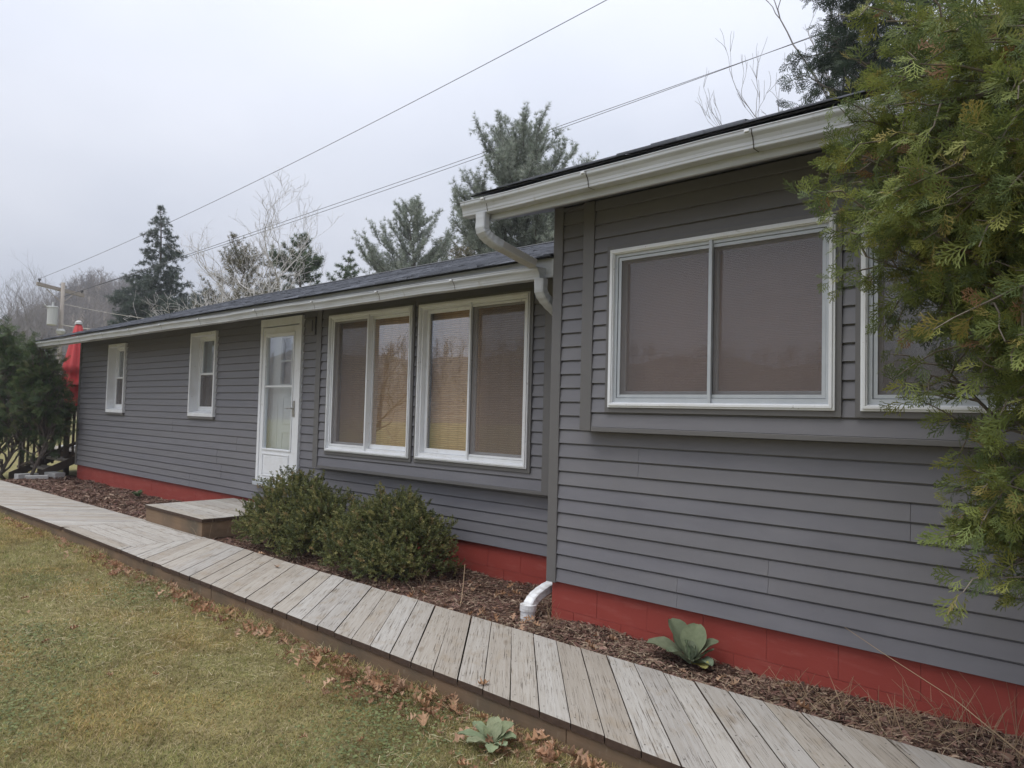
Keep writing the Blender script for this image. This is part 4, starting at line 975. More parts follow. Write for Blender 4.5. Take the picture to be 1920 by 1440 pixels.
long_stalk([(-.35, 3.86, .10), (-.72, 4.0, .28), (-1.05, 4.12, .38), (-1.26, 4.15, .47)], 'long thin dead stalk leaning across the red foundation')
long_stalk([(-3.98, 3.90, .10), (-4.08, 4.02, .22), (-4.25, 4.2, .33)], 'short dead stalk leaning over the bare mulch')

# ------------------------------------------------------------------ the big white cedar by the wall
def cedar_spray(seed, n=9):
    """flat fan of scale-leaf branchlets along +X, unit length; quads in the XY plane with a little droop"""
    r = random.Random(seed); V = []; Fq = []
    def strip(a, b, w0, w1):
        a, b = np.array(a), np.array(b); d = b-a; p = np.array([-d[1], d[0], 0]); p = p/(np.linalg.norm(p)+1e-9); o = len(V)
        V.extend([tuple(a-p*w0), tuple(a+p*w0), tuple(b+p*w1), tuple(b-p*w1)]); Fq.append((o, o+1, o+2, o+3))
    pt = lambda t: np.array([t, .05*math.sin(t*3+seed), -.30*t*t])
    for i in range(4): strip(pt(i/4), pt((i+1)/4), .016*(1-i*.15), .014*(1-i*.15))
    for i in range(n):
        t = .12+.85*i/n; s = 1 if i % 2 else -1; b = pt(t); L = (.52*(1-t)+.16)*r.uniform(.8, 1.15); a = math.radians(r.uniform(32, 50))*s
        d = np.array([math.cos(a), math.sin(a), -.22+r.uniform(-.22, .22)]); e = b+d*L; strip(b, e, .020, .014)
        for q in range(3):
            u = .25+.25*q; c = b+d*L*u; aa = a+math.radians(r.uniform(24, 42))*(1 if q % 2 else -1); l2 = L*(.55-.14*q)*r.uniform(.8, 1.2); g = np.array([math.cos(aa), math.sin(aa), -.2+r.uniform(-.35, .35)])
            strip(c, c+g*l2, .020, .012)
    return np.array(V), np.array(Fq)
SPRAYS = [cedar_spray(i) for i in range(5)]
def seg_mesh(A, B, ra, rb, col=None):
    """many thin three-sided sticks at once: A, B (n,3)"""
    A, B = np.asarray(A, float), np.asarray(B, float); n = len(A); d = unit(B-A); ref = np.where(np.abs(d[:, 2:3]) < .9, np.array([[0, 0, 1.0]]), np.array([[1.0, 0, 0]])); u = unit(np.cross(ref, d)); v = np.cross(d, u); V = np.zeros((n, 6, 3))
    for k in range(3):
        o = math.cos(2.0944*k)*u+math.sin(2.0944*k)*v; V[:, k] = A+o*np.reshape(ra, (-1, 1)); V[:, 3+k] = B+o*np.reshape(rb, (-1, 1))
    Fq = np.array([[0, 1, 4, 3], [1, 2, 5, 4], [2, 0, 3, 5]])[None]+(np.arange(n)*6)[:, None, None]
    return V.reshape(-1, 3), Fq.reshape(-1, 4)
class Sticks:
    """collects thin branch segments and links them as one mesh"""
    def __init__(s): s.a = []; s.b = []; s.ra = []; s.rb = []
    def path(s, p, r0, r1):
        p = np.asarray(p); n = len(p); rr = np.linspace(r0, r1, n); s.a.append(p[:-1]); s.b.append(p[1:]); s.ra.append(rr[:-1]); s.rb.append(rr[1:])
    def build(s, name, mat, parent): 
        V, Fq = seg_mesh(np.concatenate(s.a), np.concatenate(s.b), np.concatenate(s.ra), np.concatenate(s.rb)); return np_mesh(name, V, Fq, mat, parent)
def limb_curve(a, b, sag, r, n=7):
    """a wandering branch from a to b"""
    a, b = np.array(a, float), np.array(b, float); t = np.linspace(0, 1, n)[:, None]; p = a+(b-a)*t; p[:, 2] += (sag*(t*(1-t))*4).ravel()
    L = np.linalg.norm(b-a); p[1:-1] += r.normal(size=(n-2, 3))*L*.035; return p
def cedar(name, loc, height, limbs, n_per, label, seed, pal, pw, size, sub=4, bark='cedar_bark', trunk_r=.11, group=None, bare=.35):
    """limbs: (z0, end point, sag); sprays hang off side twigs towards the limb ends"""
    r = np.random.default_rng(seed); t = empty(name, loc, label, 'tree', group); o = np.array(loc, float)
    mb = MB(); top = np.array([r.normal()*.1, r.normal()*.1, height]); tr = limb_curve((0, 0, -.05), top, 0, r, 9); mb.tube(tr, np.linspace(trunk_r, .02, 9), 9); mb.build('trunk', bark, t, smooth=True)
    mb = MB(); st_ = Sticks(); Ps, Ds = [], []
    for lb in limbs:
        z0, end, sag = lb[:3]; dn_ = lb[3] if len(lb) > 3 else 1.0
        i = np.interp(z0/height, np.linspace(0, 1, 9), np.arange(9)); a = tr[int(i)]+(tr[min(int(i)+1, 8)]-tr[int(i)])*(i-int(i)); end = np.array(end, float)-o
        c = limb_curve(a, end, sag, r, 8); L = np.linalg.norm(end-a); mb.tube(c, np.linspace(.012+.010*L, .003, 8), 5)
        ns = max(3, int(sub*L*2*dn_**.5))
        for s in range(ns):
            u = bare+(1-bare)*(s+r.random())/ns if dn_ > .6 else .62+.38*(s+r.random())/ns; k = u*7; q = c[int(min(k, 6))]+(c[int(min(k, 6))+1]-c[int(min(k, 6))])*(k-int(min(k, 6)))
            dr = unit((end-a)/L+r.normal(size=3)*.75+np.array([0, 0, -.15])); l2 = r.uniform(.16, .42)*(1.1-.4*u); e = q+dr*l2; e[2] -= .06*r.random()
            tw = limb_curve(q, e, r.uniform(-.03, .05), r, 5); st_.path(tw, .0055, .002)
            for g in range(max(2, int(n_per*dn_**.5))):
                w_ = r.random()**.6; j = int(min(w_*4, 3)); pp = tw[j]+(tw[j+1]-tw[j])*(w_*4-j); Ps.append(pp+r.normal(size=3)*.02); Ds.append(unit(dr+r.normal(size=3)*.65+np.array([0, 0, -.25])))
    mb.build('branches', bark, t); st_.build('twigs', bark, t)
    P, D = np.array(Ps), np.array(Ds); n = len(P); parts = []; kk = r.integers(0, 5, n); pal = np.array(pal); col = pal[r.choice(len(pal), n, p=pw)]*r.uniform(.75, 1.25, (n, 1))
    for q in range(5):
        m = kk == q; tv, tf = SPRAYS[q]; parts.append(instance(tv, tf, frames(D[m], unit(r.normal(size=(m.sum(), 3))*.8+np.array([0, 0, .5]))), size*r.uniform(.7, 1.3, m.sum()), P[m], col[m]))
    V, Fq, C = merge(parts); np_mesh('foliage', V, Fq, 'foliage', t, C); return t
CEDAR_PAL = [(.165, .205, .062), (.215, .250, .068), (.120, .160, .062), (.285, .295, .078), (.33, .275, .085), (.27, .150, .072)]
def build_cedar():
    r = np.random.default_rng(9); base = (.62, 3.93, .06); limbs = []
    def E(px, py, Y):                                   # limb tip on a pixel's ray at a given depth in front of the wall
        d = ray(px, py); t = Y/d[1]; return (d[0]*t, Y, H+d[2]*t)
    # the lit left face of the crown above the window
    for (px, py, Y, z0) in ((1662, 40, 3.1, 2.7), (1702, 110, 2.9, 2.6), (1667, 150, 3.3, 2.6), (1652, 230, 3.2, 2.4), (1627, 300, 3.15, 2.2), (1612, 345, 3.3, 2.1), (1607, 385, 3.05, 2.0), (1627, 430, 3.2, 1.9), (1622, 480, 3.3, 1.8),
                            (1687, 470, 3.1, 1.8), (1702, 500, 3.35, 1.8), (1722, 420, 2.9, 1.9), (1712, 330, 2.85, 2.0), (1702, 250, 3.0, 2.3), (1752, 190, 2.85, 2.5), (1762, 60, 2.8, 2.9), (1822, 130, 2.7, 2.7), (1832, 30, 2.9, 3.0),
                            (1782, 300, 2.7, 2.2), (1802, 380, 2.8, 2.0), (1862, 260, 2.6, 2.4), (1892, 340, 2.7, 2.2), (1922, 200, 2.6, 2.6), (1910, 420, 2.75, 2.0), (1862, 440, 3.1, 1.9), (1822, 470, 3.3, 1.8), (1930, 330, 3.0, 2.2), (1930, 90, 2.7, 3.0), (1902, 60, 3.1, 3.0)):
        limbs.append((z0, E(px, py, Y), r.uniform(-.05, .12)))
    # the lower, looser boughs hanging in front of the second window and the wall
    for (px, py, Y, z0) in ((1748, 600, 3.1, 1.7), (1733, 700, 3.15, 1.5), (1793, 610, 2.95, 1.6), (1848, 570, 2.8, 1.7), (1883, 640, 2.85, 1.55), (1908, 590, 3.05, 1.65), (1833, 790, 3.2, 1.3), (1908, 735, 3.1, 1.35), (1930, 690, 2.9, 1.45),
                            (1935, 620, 2.75, 1.6), (1900, 540, 2.75, 1.8), (1892, 900, 3.05, 1.1), (1895, 970, 3.0, .95), (1890, 885, 3.1, 1.15), (1885, 930, 2.95, 1.0), (1880, 985, 3.05, .92), (1900, 1050, 3.0, .75), (1910, 1035, 3.0, .8), (1935, 930, 2.95, 1.05), (1930, 1020, 3.1, .85)):
        limbs.append((z0, E(px, py, Y), r.uniform(-.02, .14), .30 if (py < 830 and px < 1860) else (1.0 if py > 830 else .55)))
    # the rest of the crown, all round and up to the tip
    for i in range(90):
        z0 = r.uniform(.7, 5.0); a = r.uniform(0, 2*math.pi); rad = 1.45*(1-(z0/5.7)**1.6)+.15; e = np.array([base[0]+rad*math.cos(a), base[1]+rad*math.sin(a)*.75, z0+r.uniform(-.1, .45)])
        if e[1] > 3.95 and e[2] < 3.4: e[1] = 3.95
        d = e-np.array([0, 0, H]); u = 960+F_PX*d.dot(CR)/d.dot(CF); 
        if (u < 1700 and e[2] < 3.9) or (u < 2060 and e[2] < 2.45): continue
        limbs.append((max(.5, z0-.3), tuple(e), r.uniform(-.02, .14)))
    cedar('white_cedar', base, 5.6, limbs, 12, 'big ragged green cedar overhanging the right-hand windows', 12, CEDAR_PAL, [.32, .30, .18, .14, .04, .02], .080, 7)
build_cedar()
def cone_limbs(loc, height, rad, n, seed, z0=.8, droop=.1):
    r = np.random.default_rng(seed); out = []
    for i in range(n):
        z = z0+(height-z0)*(r.random()**1.1)*.97; a = r.uniform(0, 2*math.pi); R_ = rad*(1-(z/height)**1.5)*r.uniform(.75, 1.1)+.08; out.append((max(.2, z-.25), (loc[0]+R_*math.cos(a), loc[1]+R_*math.sin(a), z+r.uniform(-.1, .3)), droop*r.uniform(-.3, 1)))
    return out
def build_other_cedars():
    p = at_dist(1655, 100, 13.0); loc = (p[0], p[1], 0)
    cedar('dark_cedar', loc, 14.0, cone_limbs(loc, 14.0, 2.0, 230, 4, 5.0), 4, 'dark blue-green cedar rising behind the roof', 21, [(.040, .060, .036), (.055, .078, .040), (.030, .047, .030)], [.4, .35, .25], .20, 4, 'bark')
    # evergreen screen at the far corner of the house, bare stems below
    for i, (x, y, h, rad) in enumerate(((-16.35, 4.30, 2.45, .62), (-17.1, 3.95, 2.5, .78), (-18.0, 4.05, 2.75, .8), (-17.4, 4.6, 2.2, .55))):
        loc = (x, y, .02); limbs = cone_limbs(loc, h+.35, rad, 44, 40+i, 1.05, .05); limbs = [(max(.3, a-.5), e, s) for a, e, s in limbs]
        cedar('yew_shrub', loc, h, limbs, 4, ['upright dark evergreen shrub touching the corner of the house', 'upright dark evergreen shrub with bare stems by the boardwalk', 'tallest dark evergreen shrub away from the house corner', 'dark evergreen shrub in front of the stair railing'][i],
              60+i, [(.080, .115, .050), (.11, .15, .062), (.056, .088, .042), (.155, .165, .072)], [.4, .3, .2, .1], .15, 4, 'bark', .035, 'evergreen shrubs at the far house corner')
build_other_cedars()

# ================================================================== TREES BEHIND THE HOUSE
def tuft(seed, n=14, L=1.0, w_=.040, fwd=.55):
    """brush of needles round +X; triangles"""
    r = np.random.default_rng(seed); V = []; Fq = []
    for i in range(n):
        a = 2*math.pi*i/n+r.uniform(-.3, .3); d = unit(np.array([fwd+r.uniform(-.2, .4), math.cos(a), math.sin(a)])); s = unit(np.cross(d, np.array([.3, .2, .9]))); b = np.array([-.3*r.random(), 0, 0]); l = L*r.uniform(.7, 1.1)
        o = len(V); V += [tuple(b-s*w_), tuple(b+s*w_), tuple(b+d*l)]; Fq.append((o, o+1, o+2))
    return np.array(V), np.array(Fq)
TUFTS = [tuft(i) for i in range(4)]; FINE = [tuft(10+i, 15, 1.0, .026, .8) for i in range(4)]
def conifer(name, loc, height, rad, label, seed, pal, style='pine', gap=.34, z0=1.0, tuft_size=.17, dens=1.0, group='trees behind the house', lean=0.0, bark='bark', dtop=4.0, ex=.7):
    r = np.random.default_rng(seed); t = empty(name, loc, label, 'tree', group); mb = MB(); tr = limb_curve((0, 0, -.1), (lean, lean*.3, height), 0, r, 9)
    mb.tube(tr, np.linspace(.016*height, .012, 9), 7); mb.build('trunk', bark, t, smooth=True); mb = Sticks(); Ps, Ds, TA, TB = [], [], [], []
    z = z0; wq = 0
    while z < height-.12:
        z += gap*r.uniform(.7, 1.3); wq += 1; z = min(z, height-.1); f = z/height; nb = int(r.integers(4, 7))
        for b in range(nb):
            a = 2*math.pi*(b+r.random()*.7)/nb+wq; prof = min(1.0, (height-z)/dtop)**ex
            R_ = max(rad*prof*r.uniform(.65, 1.12), .10); k = z/height*8; st = tr[int(min(k, 7))]+(tr[int(min(k, 7))+1]-tr[int(min(k, 7))])*(k-int(min(k, 7)))
            rise = {'spruce': .05-.22*(1-f), 'pine': .35+.25*f, 'open': .75+.4*f}[style]; e = st+np.array([math.cos(a)*R_, math.sin(a)*R_, R_*rise*r.uniform(.7, 1.3)])
            c = limb_curve(st, e, {'spruce': .10*R_, 'pine': -.06*R_, 'open': -.16*R_}[style], r, 6); mb.path(c, .010+.008*R_, .004)
            ns = max(2, int(R_*7*dens))
            for s in range(ns):
                u = .22+.78*(s+r.random())/ns; k2 = u*5; j = int(min(k2, 4)); q = c[j]+(c[j+1]-c[j])*(k2-j); dr = unit((e-st)/R_+r.normal(size=3)*.8+np.array([0, 0, {'spruce': -.1, 'pine': .35, 'open': .8}[style]]))
                l2 = r.uniform(.12, .34)*(1.45 if style == 'open' else 1)*R_*(1.15-.6*u)+.06; TA.append(q); TB.append(q+dr*l2); nt_ = max(2, int(l2*9*dens))
                for g in range(nt_): v = (g+1)/nt_; Ps.append(q+dr*l2*v+r.normal(size=3)*.03); Ds.append(unit(dr+r.normal(size=3)*.35)); 
    for g in range(6): Ps.append(tr[8]-np.array([0, 0, .12*g])); Ds.append(np.array([0, 0, 1.0]))
    V, Fq = seg_mesh(TA, TB, .006, .003); np_mesh('twigs', V, Fq, bark, t)
    mb.build('branches', bark, t)['kind'] = 'stuff'; P, D = np.array(Ps), np.array(Ds); n = len(P); pal = np.array(pal); col = pal[r.integers(0, len(pal), n)]*r.uniform(.75, 1.3, (n, 1)); kk = r.integers(0, 4, n)
    parts = [instance(*(FINE if style == 'open' else TUFTS)[q], frames(D[kk == q], rand_dirs((kk == q).sum())), tuft_size*r.uniform(.7, 1.25, (kk == q).sum()), P[kk == q], col[kk == q]) for q in range(4)]
    V, Fq, C = merge(parts); np_mesh('foliage', V, Fq, 'needles', t, C); return t
def grow(mb, a, d, L, rad, depth, r, spread=.55, up=.25, kids=(2, 3), droop=0.0, shrink=.72):
    n = 4; p = [np.array(a, float)]; dd = np.array(d, float)
    for i in range(n):
        dd = unit(dd+r.normal(size=3)*.13+np.array([0, 0, up*.12-droop*(i/n)])); p.append(p[-1]+dd*L/n)
    rad = max(rad, .0055); mb.path(p, rad, rad*.66)
    if depth <= 0: return
    for k in range(int(r.integers(kids[0], kids[1]+1))):
        j = n if k == 0 else int(r.integers(2, n+1)); nd = unit(dd+r.normal(size=3)*spread+np.array([0, 0, up])); grow(mb, p[j], nd, L*shrink*r.uniform(.75, 1.15), rad*.60, depth-1, r, spread, up, kids, droop, shrink)
def bare_tree(name, loc, label, seed, L, rad, depth, bark, stems=1, spread=.5, up=.3, kids=(2, 3), droop=0.0, tilt=.12, group='trees behind the house', dirs=None, shrink=.72):
    r = np.random.default_rng(seed); t = empty(name, loc, label, 'tree', group)
    trunk = MB(); crown = Sticks()
    for s in range(stems):
        d = unit(np.array([r.normal()*tilt, r.normal()*tilt, 1.0])) if dirs is None else unit(np.array(dirs[s])); p = [np.array([r.normal()*.12*(stems > 1), r.normal()*.12*(stems > 1), -.1])]
        for i in range(5): d = unit(d+r.normal(size=3)*.06); p.append(p[-1]+d*L/5)
        rr = rad*r.uniform(.75, 1.1); trunk.tube(p, np.linspace(rr, rr*.7, 6), 7)
        for k in range(4):
            j = 5 if k < 2 else int(r.integers(2, 5)); nd = unit(d+r.normal(size=3)*spread+np.array([0, 0, up])); grow(crown, p[j], nd, L*.62*r.uniform(.8, 1.15), rr*.55, depth, r, spread, up, kids, droop, shrink)
    trunk.build('trunk', bark, t, smooth=True); crown.build('crown', bark, t); return t
def g0(px, dist):
    p = at_dist(px, 700, dist); return (p[0], p[1], 0.0)
def top_z(px, py, dist): return at_dist(px, py, dist)[2]
def build_trees():
    GREY = [(.31, .345, .28), (.38, .405, .35), (.25, .29, .23)]; GREEN = [(.10, .145, .072), (.13, .175, .085), (.078, .115, .060)]; BROWN = [(.20, .185, .115), (.155, .16, .10), (.23, .195, .125)]; DARK = [(.105, .132, .108), (.135, .162, .125), (.082, .110, .090)]
    conifer('white_pine', g0(975, 20.5), top_z(968, 246, 20.5), 2.0, 'tall open white pine with pale tufted branches above the low roof', 1, GREY, 'open', .30, 3.6, .125, 3.2, dtop=3.4, ex=.6)
    conifer('white_pine', g0(1005, 29), top_z(1000, 385, 29), 2.4, 'dense green pine below the tall pale pine, seen under the high gutter', 11, GREEN, 'pine', .40, 3.0, .17, 2.0, dtop=3)
    conifer('white_pine', g0(768, 30), top_z(768, 383, 30), 2.0, 'smaller pale pine standing alone between the tall pine and the birches', 2, GREY, 'open', .36, 3.0, .15, 2.5, dtop=3.8, ex=.75)
    conifer('white_pine', g0(880, 33), top_z(868, 445, 33), 2.6, 'olive young pine in the gap between the two pale pines', 12, BROWN, 'pine', .45, 3.0, .17, 1.5, dtop=3)
    conifer('spruce_tree', g0(287, 44), top_z(287, 384, 44), 3.4, 'tall dark conical spruce with level branches over the far roof end', 3, DARK, 'spruce', .32, 3.0, .18, 2.0, dtop=8.5, ex=.9)
    conifer('spruce_tree', g0(560, 35), top_z(560, 438, 35), 1.25, 'dense dark green evergreen just right of the white birches', 4, GREEN, 'pine', .34, 2.5, .18, 2.9, dtop=2.4)
    conifer('white_pine', g0(650, 38), top_z(642, 470, 38), 1.35, 'green pine at the right end of the bare birch clump', 5, GREEN, 'pine', .38, 2.5, .17, 2.4, dtop=2.6)
    conifer('white_pine', g0(425, 37), top_z(425, 440, 37), 1.4, 'brownish thin pine behind the white birches', 6, BROWN, 'open', .45, 2.5, .17, 1.8, dtop=3)
    conifer('white_pine', g0(500, 42), top_z(505, 490, 42), 2.0, 'dull olive pine half hidden behind the birch trunks', 7, BROWN, 'pine', .45, 2.5, .19, 1.6, dtop=3)
    conifer('spruce_tree', g0(385, 50), top_z(385, 545, 50), 2.4, 'low grey-green evergreen between the spruce and the birches', 8, DARK, 'pine', .5, 2.0, .24, 1.4, dtop=3)
    conifer('spruce_tree', g0(335, 47), top_z(335, 560, 47), 2.2, 'squat dark evergreen beside the tall spruce', 9, DARK, 'pine', .5, 2.0, .24, 1.3, dtop=3)
    for i, px in enumerate((4, 17, 30, 44, 58, 70, 86, 100)):
        bare_tree('bare_tree', g0(px, 86+4*(i % 3)), 'leafless tree on the low ridge beyond the evergreen shrubs', 30+i, 5.0+.35*(i % 4), .14, 5, 'grey_bark', 1, .5, .3, (2, 3), 0, .1, group='leafless trees on the low ridge')
    bare_tree('birch_tree', g0(458, 30), 'white birch leaning left with a fan of bare branches', 1, 3.3, .10, 5, 'birch_bark', 3, .58, .24, (2, 3), .05, dirs=[(-.30, -.1, 1), (.03, 0, 1), (-.55, -.2, .85)])
    bare_tree('birch_tree', g0(488, 29), 'upright white birch forking above the roof', 2, 3.4, .10, 6, 'birch_bark', 1, .58, .28, (2, 3), .0, .03)
    bare_tree('birch_tree', g0(560, 27), 'low bare pale branch of a birch stretching over the roof', 5, 2.9, .07, 2, 'birch_bark', 1, .35, .15, (2, 2), .0, dirs=[(.35, .3, .9)])
    bare_tree('bare_tree', g0(545, 46), 'grey leafless tree behind the birches', 3, 4.2, .11, 5, 'grey_bark', 2, .55, .32, (2, 3), 0, .12)
    bare_tree('bare_tree', g0(610, 44), 'slender leafless tree between the two green pines', 4, 3.9, .10, 6, 'grey_bark', 1, .55, .36, (2, 3), 0, .06)
    bare_tree('bare_tree', g0(455, 48), 'leafless tree behind the brownish pine', 7, 4.0, .11, 6, 'grey_bark', 1, .58, .32, (2, 3), 0, .08)
    bare_tree('bare_tree', g0(400, 33), 'drooping leafless birch left of the white trunks', 8, 3.2, .07, 4, 'birch_bark', 2, .5, .05, (2, 3), .10, dirs=[(-.45, -.25, 1), (-.1, -.1, 1)])
    bare_tree('bare_tree', g0(1690, 17), 'leafless grey tree with upswept twigs behind the high roof', 9, 4.6, .12, 6, 'grey_bark', 4, .24, .34, (2, 3), 0, dirs=[(.01, .0, 1), (.10, .08, 1), (-.03, -.02, 1), (.05, .05, 1)])
    # front garden, seen only as reflections in the panes
    bare_tree('apple_tree', (-23.0, -7.5, 0), 'old leafless fruit tree in the front garden, mirrored in a window', 14, 1.5, .09, 5, 'bark', 1, .6, .12, (2, 3), 0, .3, group=None)
    bare_tree('maple_tree', (-54.0, -32.0, 0), 'leafless maple across the front lawn, mirrored in the window panes', 15, 3.6, .18, 5, 'bark', 1, .5, .3, (2, 3), 0, .1, group=None)
build_trees()

def build_woods():
    """leafless forest over the ridges: far too many to count"""
    r = np.random.default_rng(77); tv = []; tf = []; 
    def strip(a, b, w_):
        a, b = np.array(a, float), np.array(b, float); o = len(tv); tv.extend([tuple(a-np.array([w_, 0, 0])), tuple(a+np.array([w_, 0, 0])), tuple(b)]); tf.append((o, o+1, o+2))
        tv.extend([tuple(a-np.array([0, w_, 0])), tuple(a+np.array([0, w_, 0])), tuple(b)]); tf.append((o+3, o+4, o+5))
    temps = []
    for q in range(5):
        tv, tf = [], []; strip((0, 0, 0), (r.normal()*.04, r.normal()*.04, .9), .016)
        for i in range(24):
            z = r.uniform(.25, .85); a = r.uniform(0, 6.28); L = r.uniform(.12, .30)*(1.2-z*.6); e = np.array([math.cos(a)*L*.75, math.sin(a)*L*.75, z+L*.75]); strip((0, 0, z), e, .007)
            for k in range(3): d = unit(r.normal(size=3)+np.array([0, 0, .8])); m = np.array([0, 0, z])+(e-np.array([0, 0, z]))*r.uniform(.4, .95); strip(m, m+d*L*.5, .005)
        temps.append((np.array(tv), np.array(tf)))
    def place(az_lo, az_hi, n, seed, lo=105, hi=222):
        rr = np.random.default_rng(seed); az = np.radians(rr.uniform(az_lo, az_hi, n)); R = rr.uniform(lo, hi, n); el = np.radians(hill_elev(np.degrees(az))); f = np.clip((R-95)/120, 0, 1); f = f*f*(3-2*f)
        z = f*np.tan(el)*215*.93+H*f-1.0; return np.c_[-R*np.sin(az), R*np.cos(az), z], rr
    parts = []
    for (lo, hi, n, seed, a, b) in ((52, 92, 2600, 1, 110, 205), (52, 92, 330, 2, 205, 222), (92, 270, 1500, 3, 120, 222), (-90, 52, 500, 4, 150, 220)):
        P, rr = place(lo, hi, n, seed, a, b); k = rr.integers(0, 5, n); S = rr.uniform(4.2, 8.2, n); ang = rr.uniform(0, 6.28, n); Rm = np.zeros((n, 3, 3)); Rm[:, 0, 0] = Rm[:, 1, 1] = np.cos(ang); Rm[:, 1, 0] = np.sin(ang); Rm[:, 0, 1] = -np.sin(ang); Rm[:, 2, 2] = 1
        col = np.array([(.21, .185, .168), (.25, .22, .195), (.17, .15, .135), (.22, .185, .145)])[rr.integers(0, 4, n)]*rr.uniform(.8, 1.2, (n, 1))
        for q in range(5):
            m = k == q; parts.append(instance(*temps[q], Rm[m], np.c_[S[m]*1.1, S[m]*1.1, S[m]], P[m], col[m]))
    V, Fq, C = merge(parts); tag(np_mesh('woods', V, Fq, 'needles', tint=C), kind='stuff')
build_woods()

# ================================================================== POWER POLE AND LINES
def build_pole():
    D = 38.0; top = at_dist(118.5, 530, D); x, y = top[0], top[1]; t = empty('power_pole', (x, y, 0), 'wooden power pole with crossarm and grey transformer beyond the far roof end', 'power pole')
    m = MB(); m.tube([(0, 0, -.3), (0, 0, top[2]*.5), (.02, 0, top[2])], [.12, .10, .08], 10); m.build('pole', 'pole_wood', t, smooth=True)
    a = at_dist(75, 538, D-.45); b = at_dist(164, 547, D+.45); a[2] -= 0; o = np.array([x, y, 0]); ax = unit(b-a); ax[2] = 0; ax = unit(ax)
    zc = (a[2]+b[2])/2; L = np.linalg.norm((b-a)[:2])/2; c = np.array([0, 0, zc])-np.array([ax[1], -ax[0], 0])*.16
    pa, pb = c-ax*L*1.0, c+ax*L*1.0; pa[2] += .10; pb[2] -= .12
    m = MB(); dn = np.array([0, 0, 1.0]); sd = np.cross(ax, dn)*.055
    v = [p+s*sd+h*dn for p in (pa, pb) for s, h in ((-1, -.075), (1, -.075), (1, .075), (-1, .075))]; m.add(v, [(0, 1, 2, 3), (7, 6, 5, 4), (0, 4, 5, 1), (1, 5, 6, 2), (2, 6, 7, 3), (3, 7, 4, 0)]); m.build('crossarm', 'pole_wood', t)
    for s in (-1, 1): m = MB(); m.tube([c+ax*s*.62+np.array([0, 0, -.07]), np.array([0, 0, zc-.62])], .022, 4); m.build('brace', 'pole_wood', t)
    ins = []
    for p in (pa+ax*.10, pb-ax*.10):
        m = MB(); m.tube([p+dn*.07, p+dn*.15, p+dn*.17, p+dn*.22, p+dn*.25], [.02, .03, .07, .06, .03], 8); m.build('insulator', 'cable', t); ins.append(p+o+dn*.24)
    tc = np.array([0, 0, top[2]-1.55])-ax*.38; m = MB(); m.tube([tc+dn*-.42, tc+dn*-.40, tc+dn*.36, tc+dn*.37, tc+dn*.42], [.19, .205, .205, .23, .21], 14); m.build('transformer', 'transformer_grey', t, smooth=False)
    m = MB(); m.tube([tc+dn*.42, tc+dn*.62], [.05, .035], 8); m.tube([tc-ax*.18+dn*.3, tc-ax*.34+dn*.45], .03, 6); m.build('bushing', 'transformer_grey', t)
    m = MB(); m.tube([np.array([0, 0, top[2]-2.35]), np.array([0, 0, top[2]-2.2]), np.array([0, 0, top[2]-2.1])], [.14, .20, .14], 8); m.build('clamp', 'transformer_grey', t)
    def wire(a, b, sag, name, label, rad, mat='cable'):
        tt = np.linspace(0, 1, 60)[:, None]; p = np.array(a)+(np.array(b)-np.array(a))*tt; p[:, 2] -= (sag*4*tt*(1-tt)).ravel(); m = MB(); m.tube(p, rad, 4, cap=False); tag(m.build(name, mat), label, 'cable', 'overhead lines')
    def far_end(px, py, d, k):                               # a point past the frame, on the line through the pole end
        return at_dist(px, py, d)
    e1 = far_end(1090, 0, 13.5, 1); a1 = ins[0]; wire(a1, a1+(e1-a1)*1.25, .42, 'power_line', 'thin upper power line running alone from the pole across the sky', .0085)
    e2 = far_end(1480, 70, 24.0, 1); a2 = ins[1]; wire(a2, a2+(e2-a2)*1.3, .35, 'power_line', 'upper of the paired power lines passing above the tall pine', .0105)
    e3 = far_end(1480, 81, 24.3, 1); a3 = np.array([x, y, zc-.35]); wire(a3, a3+(e3-a3)*1.3, .10, 'power_line', 'lower of the paired power lines passing above the tall pine', .0105)
    h1 = np.array([-11.5, 9.5, 3.9]); wire(np.array([x, y, top[2]-1.9]), h1, .5, 'service_cable', 'pale service cable dropping from the pole to the back of the roof', .016, 'pale_cable')
    wire(np.array([x, y, top[2]-.95]), np.array([-6.5, 15.5, 4.2]), .9, 'service_cable', 'thin service wire from below the crossarm to behind the roof', .010, 'pale_cable')
build_pole()

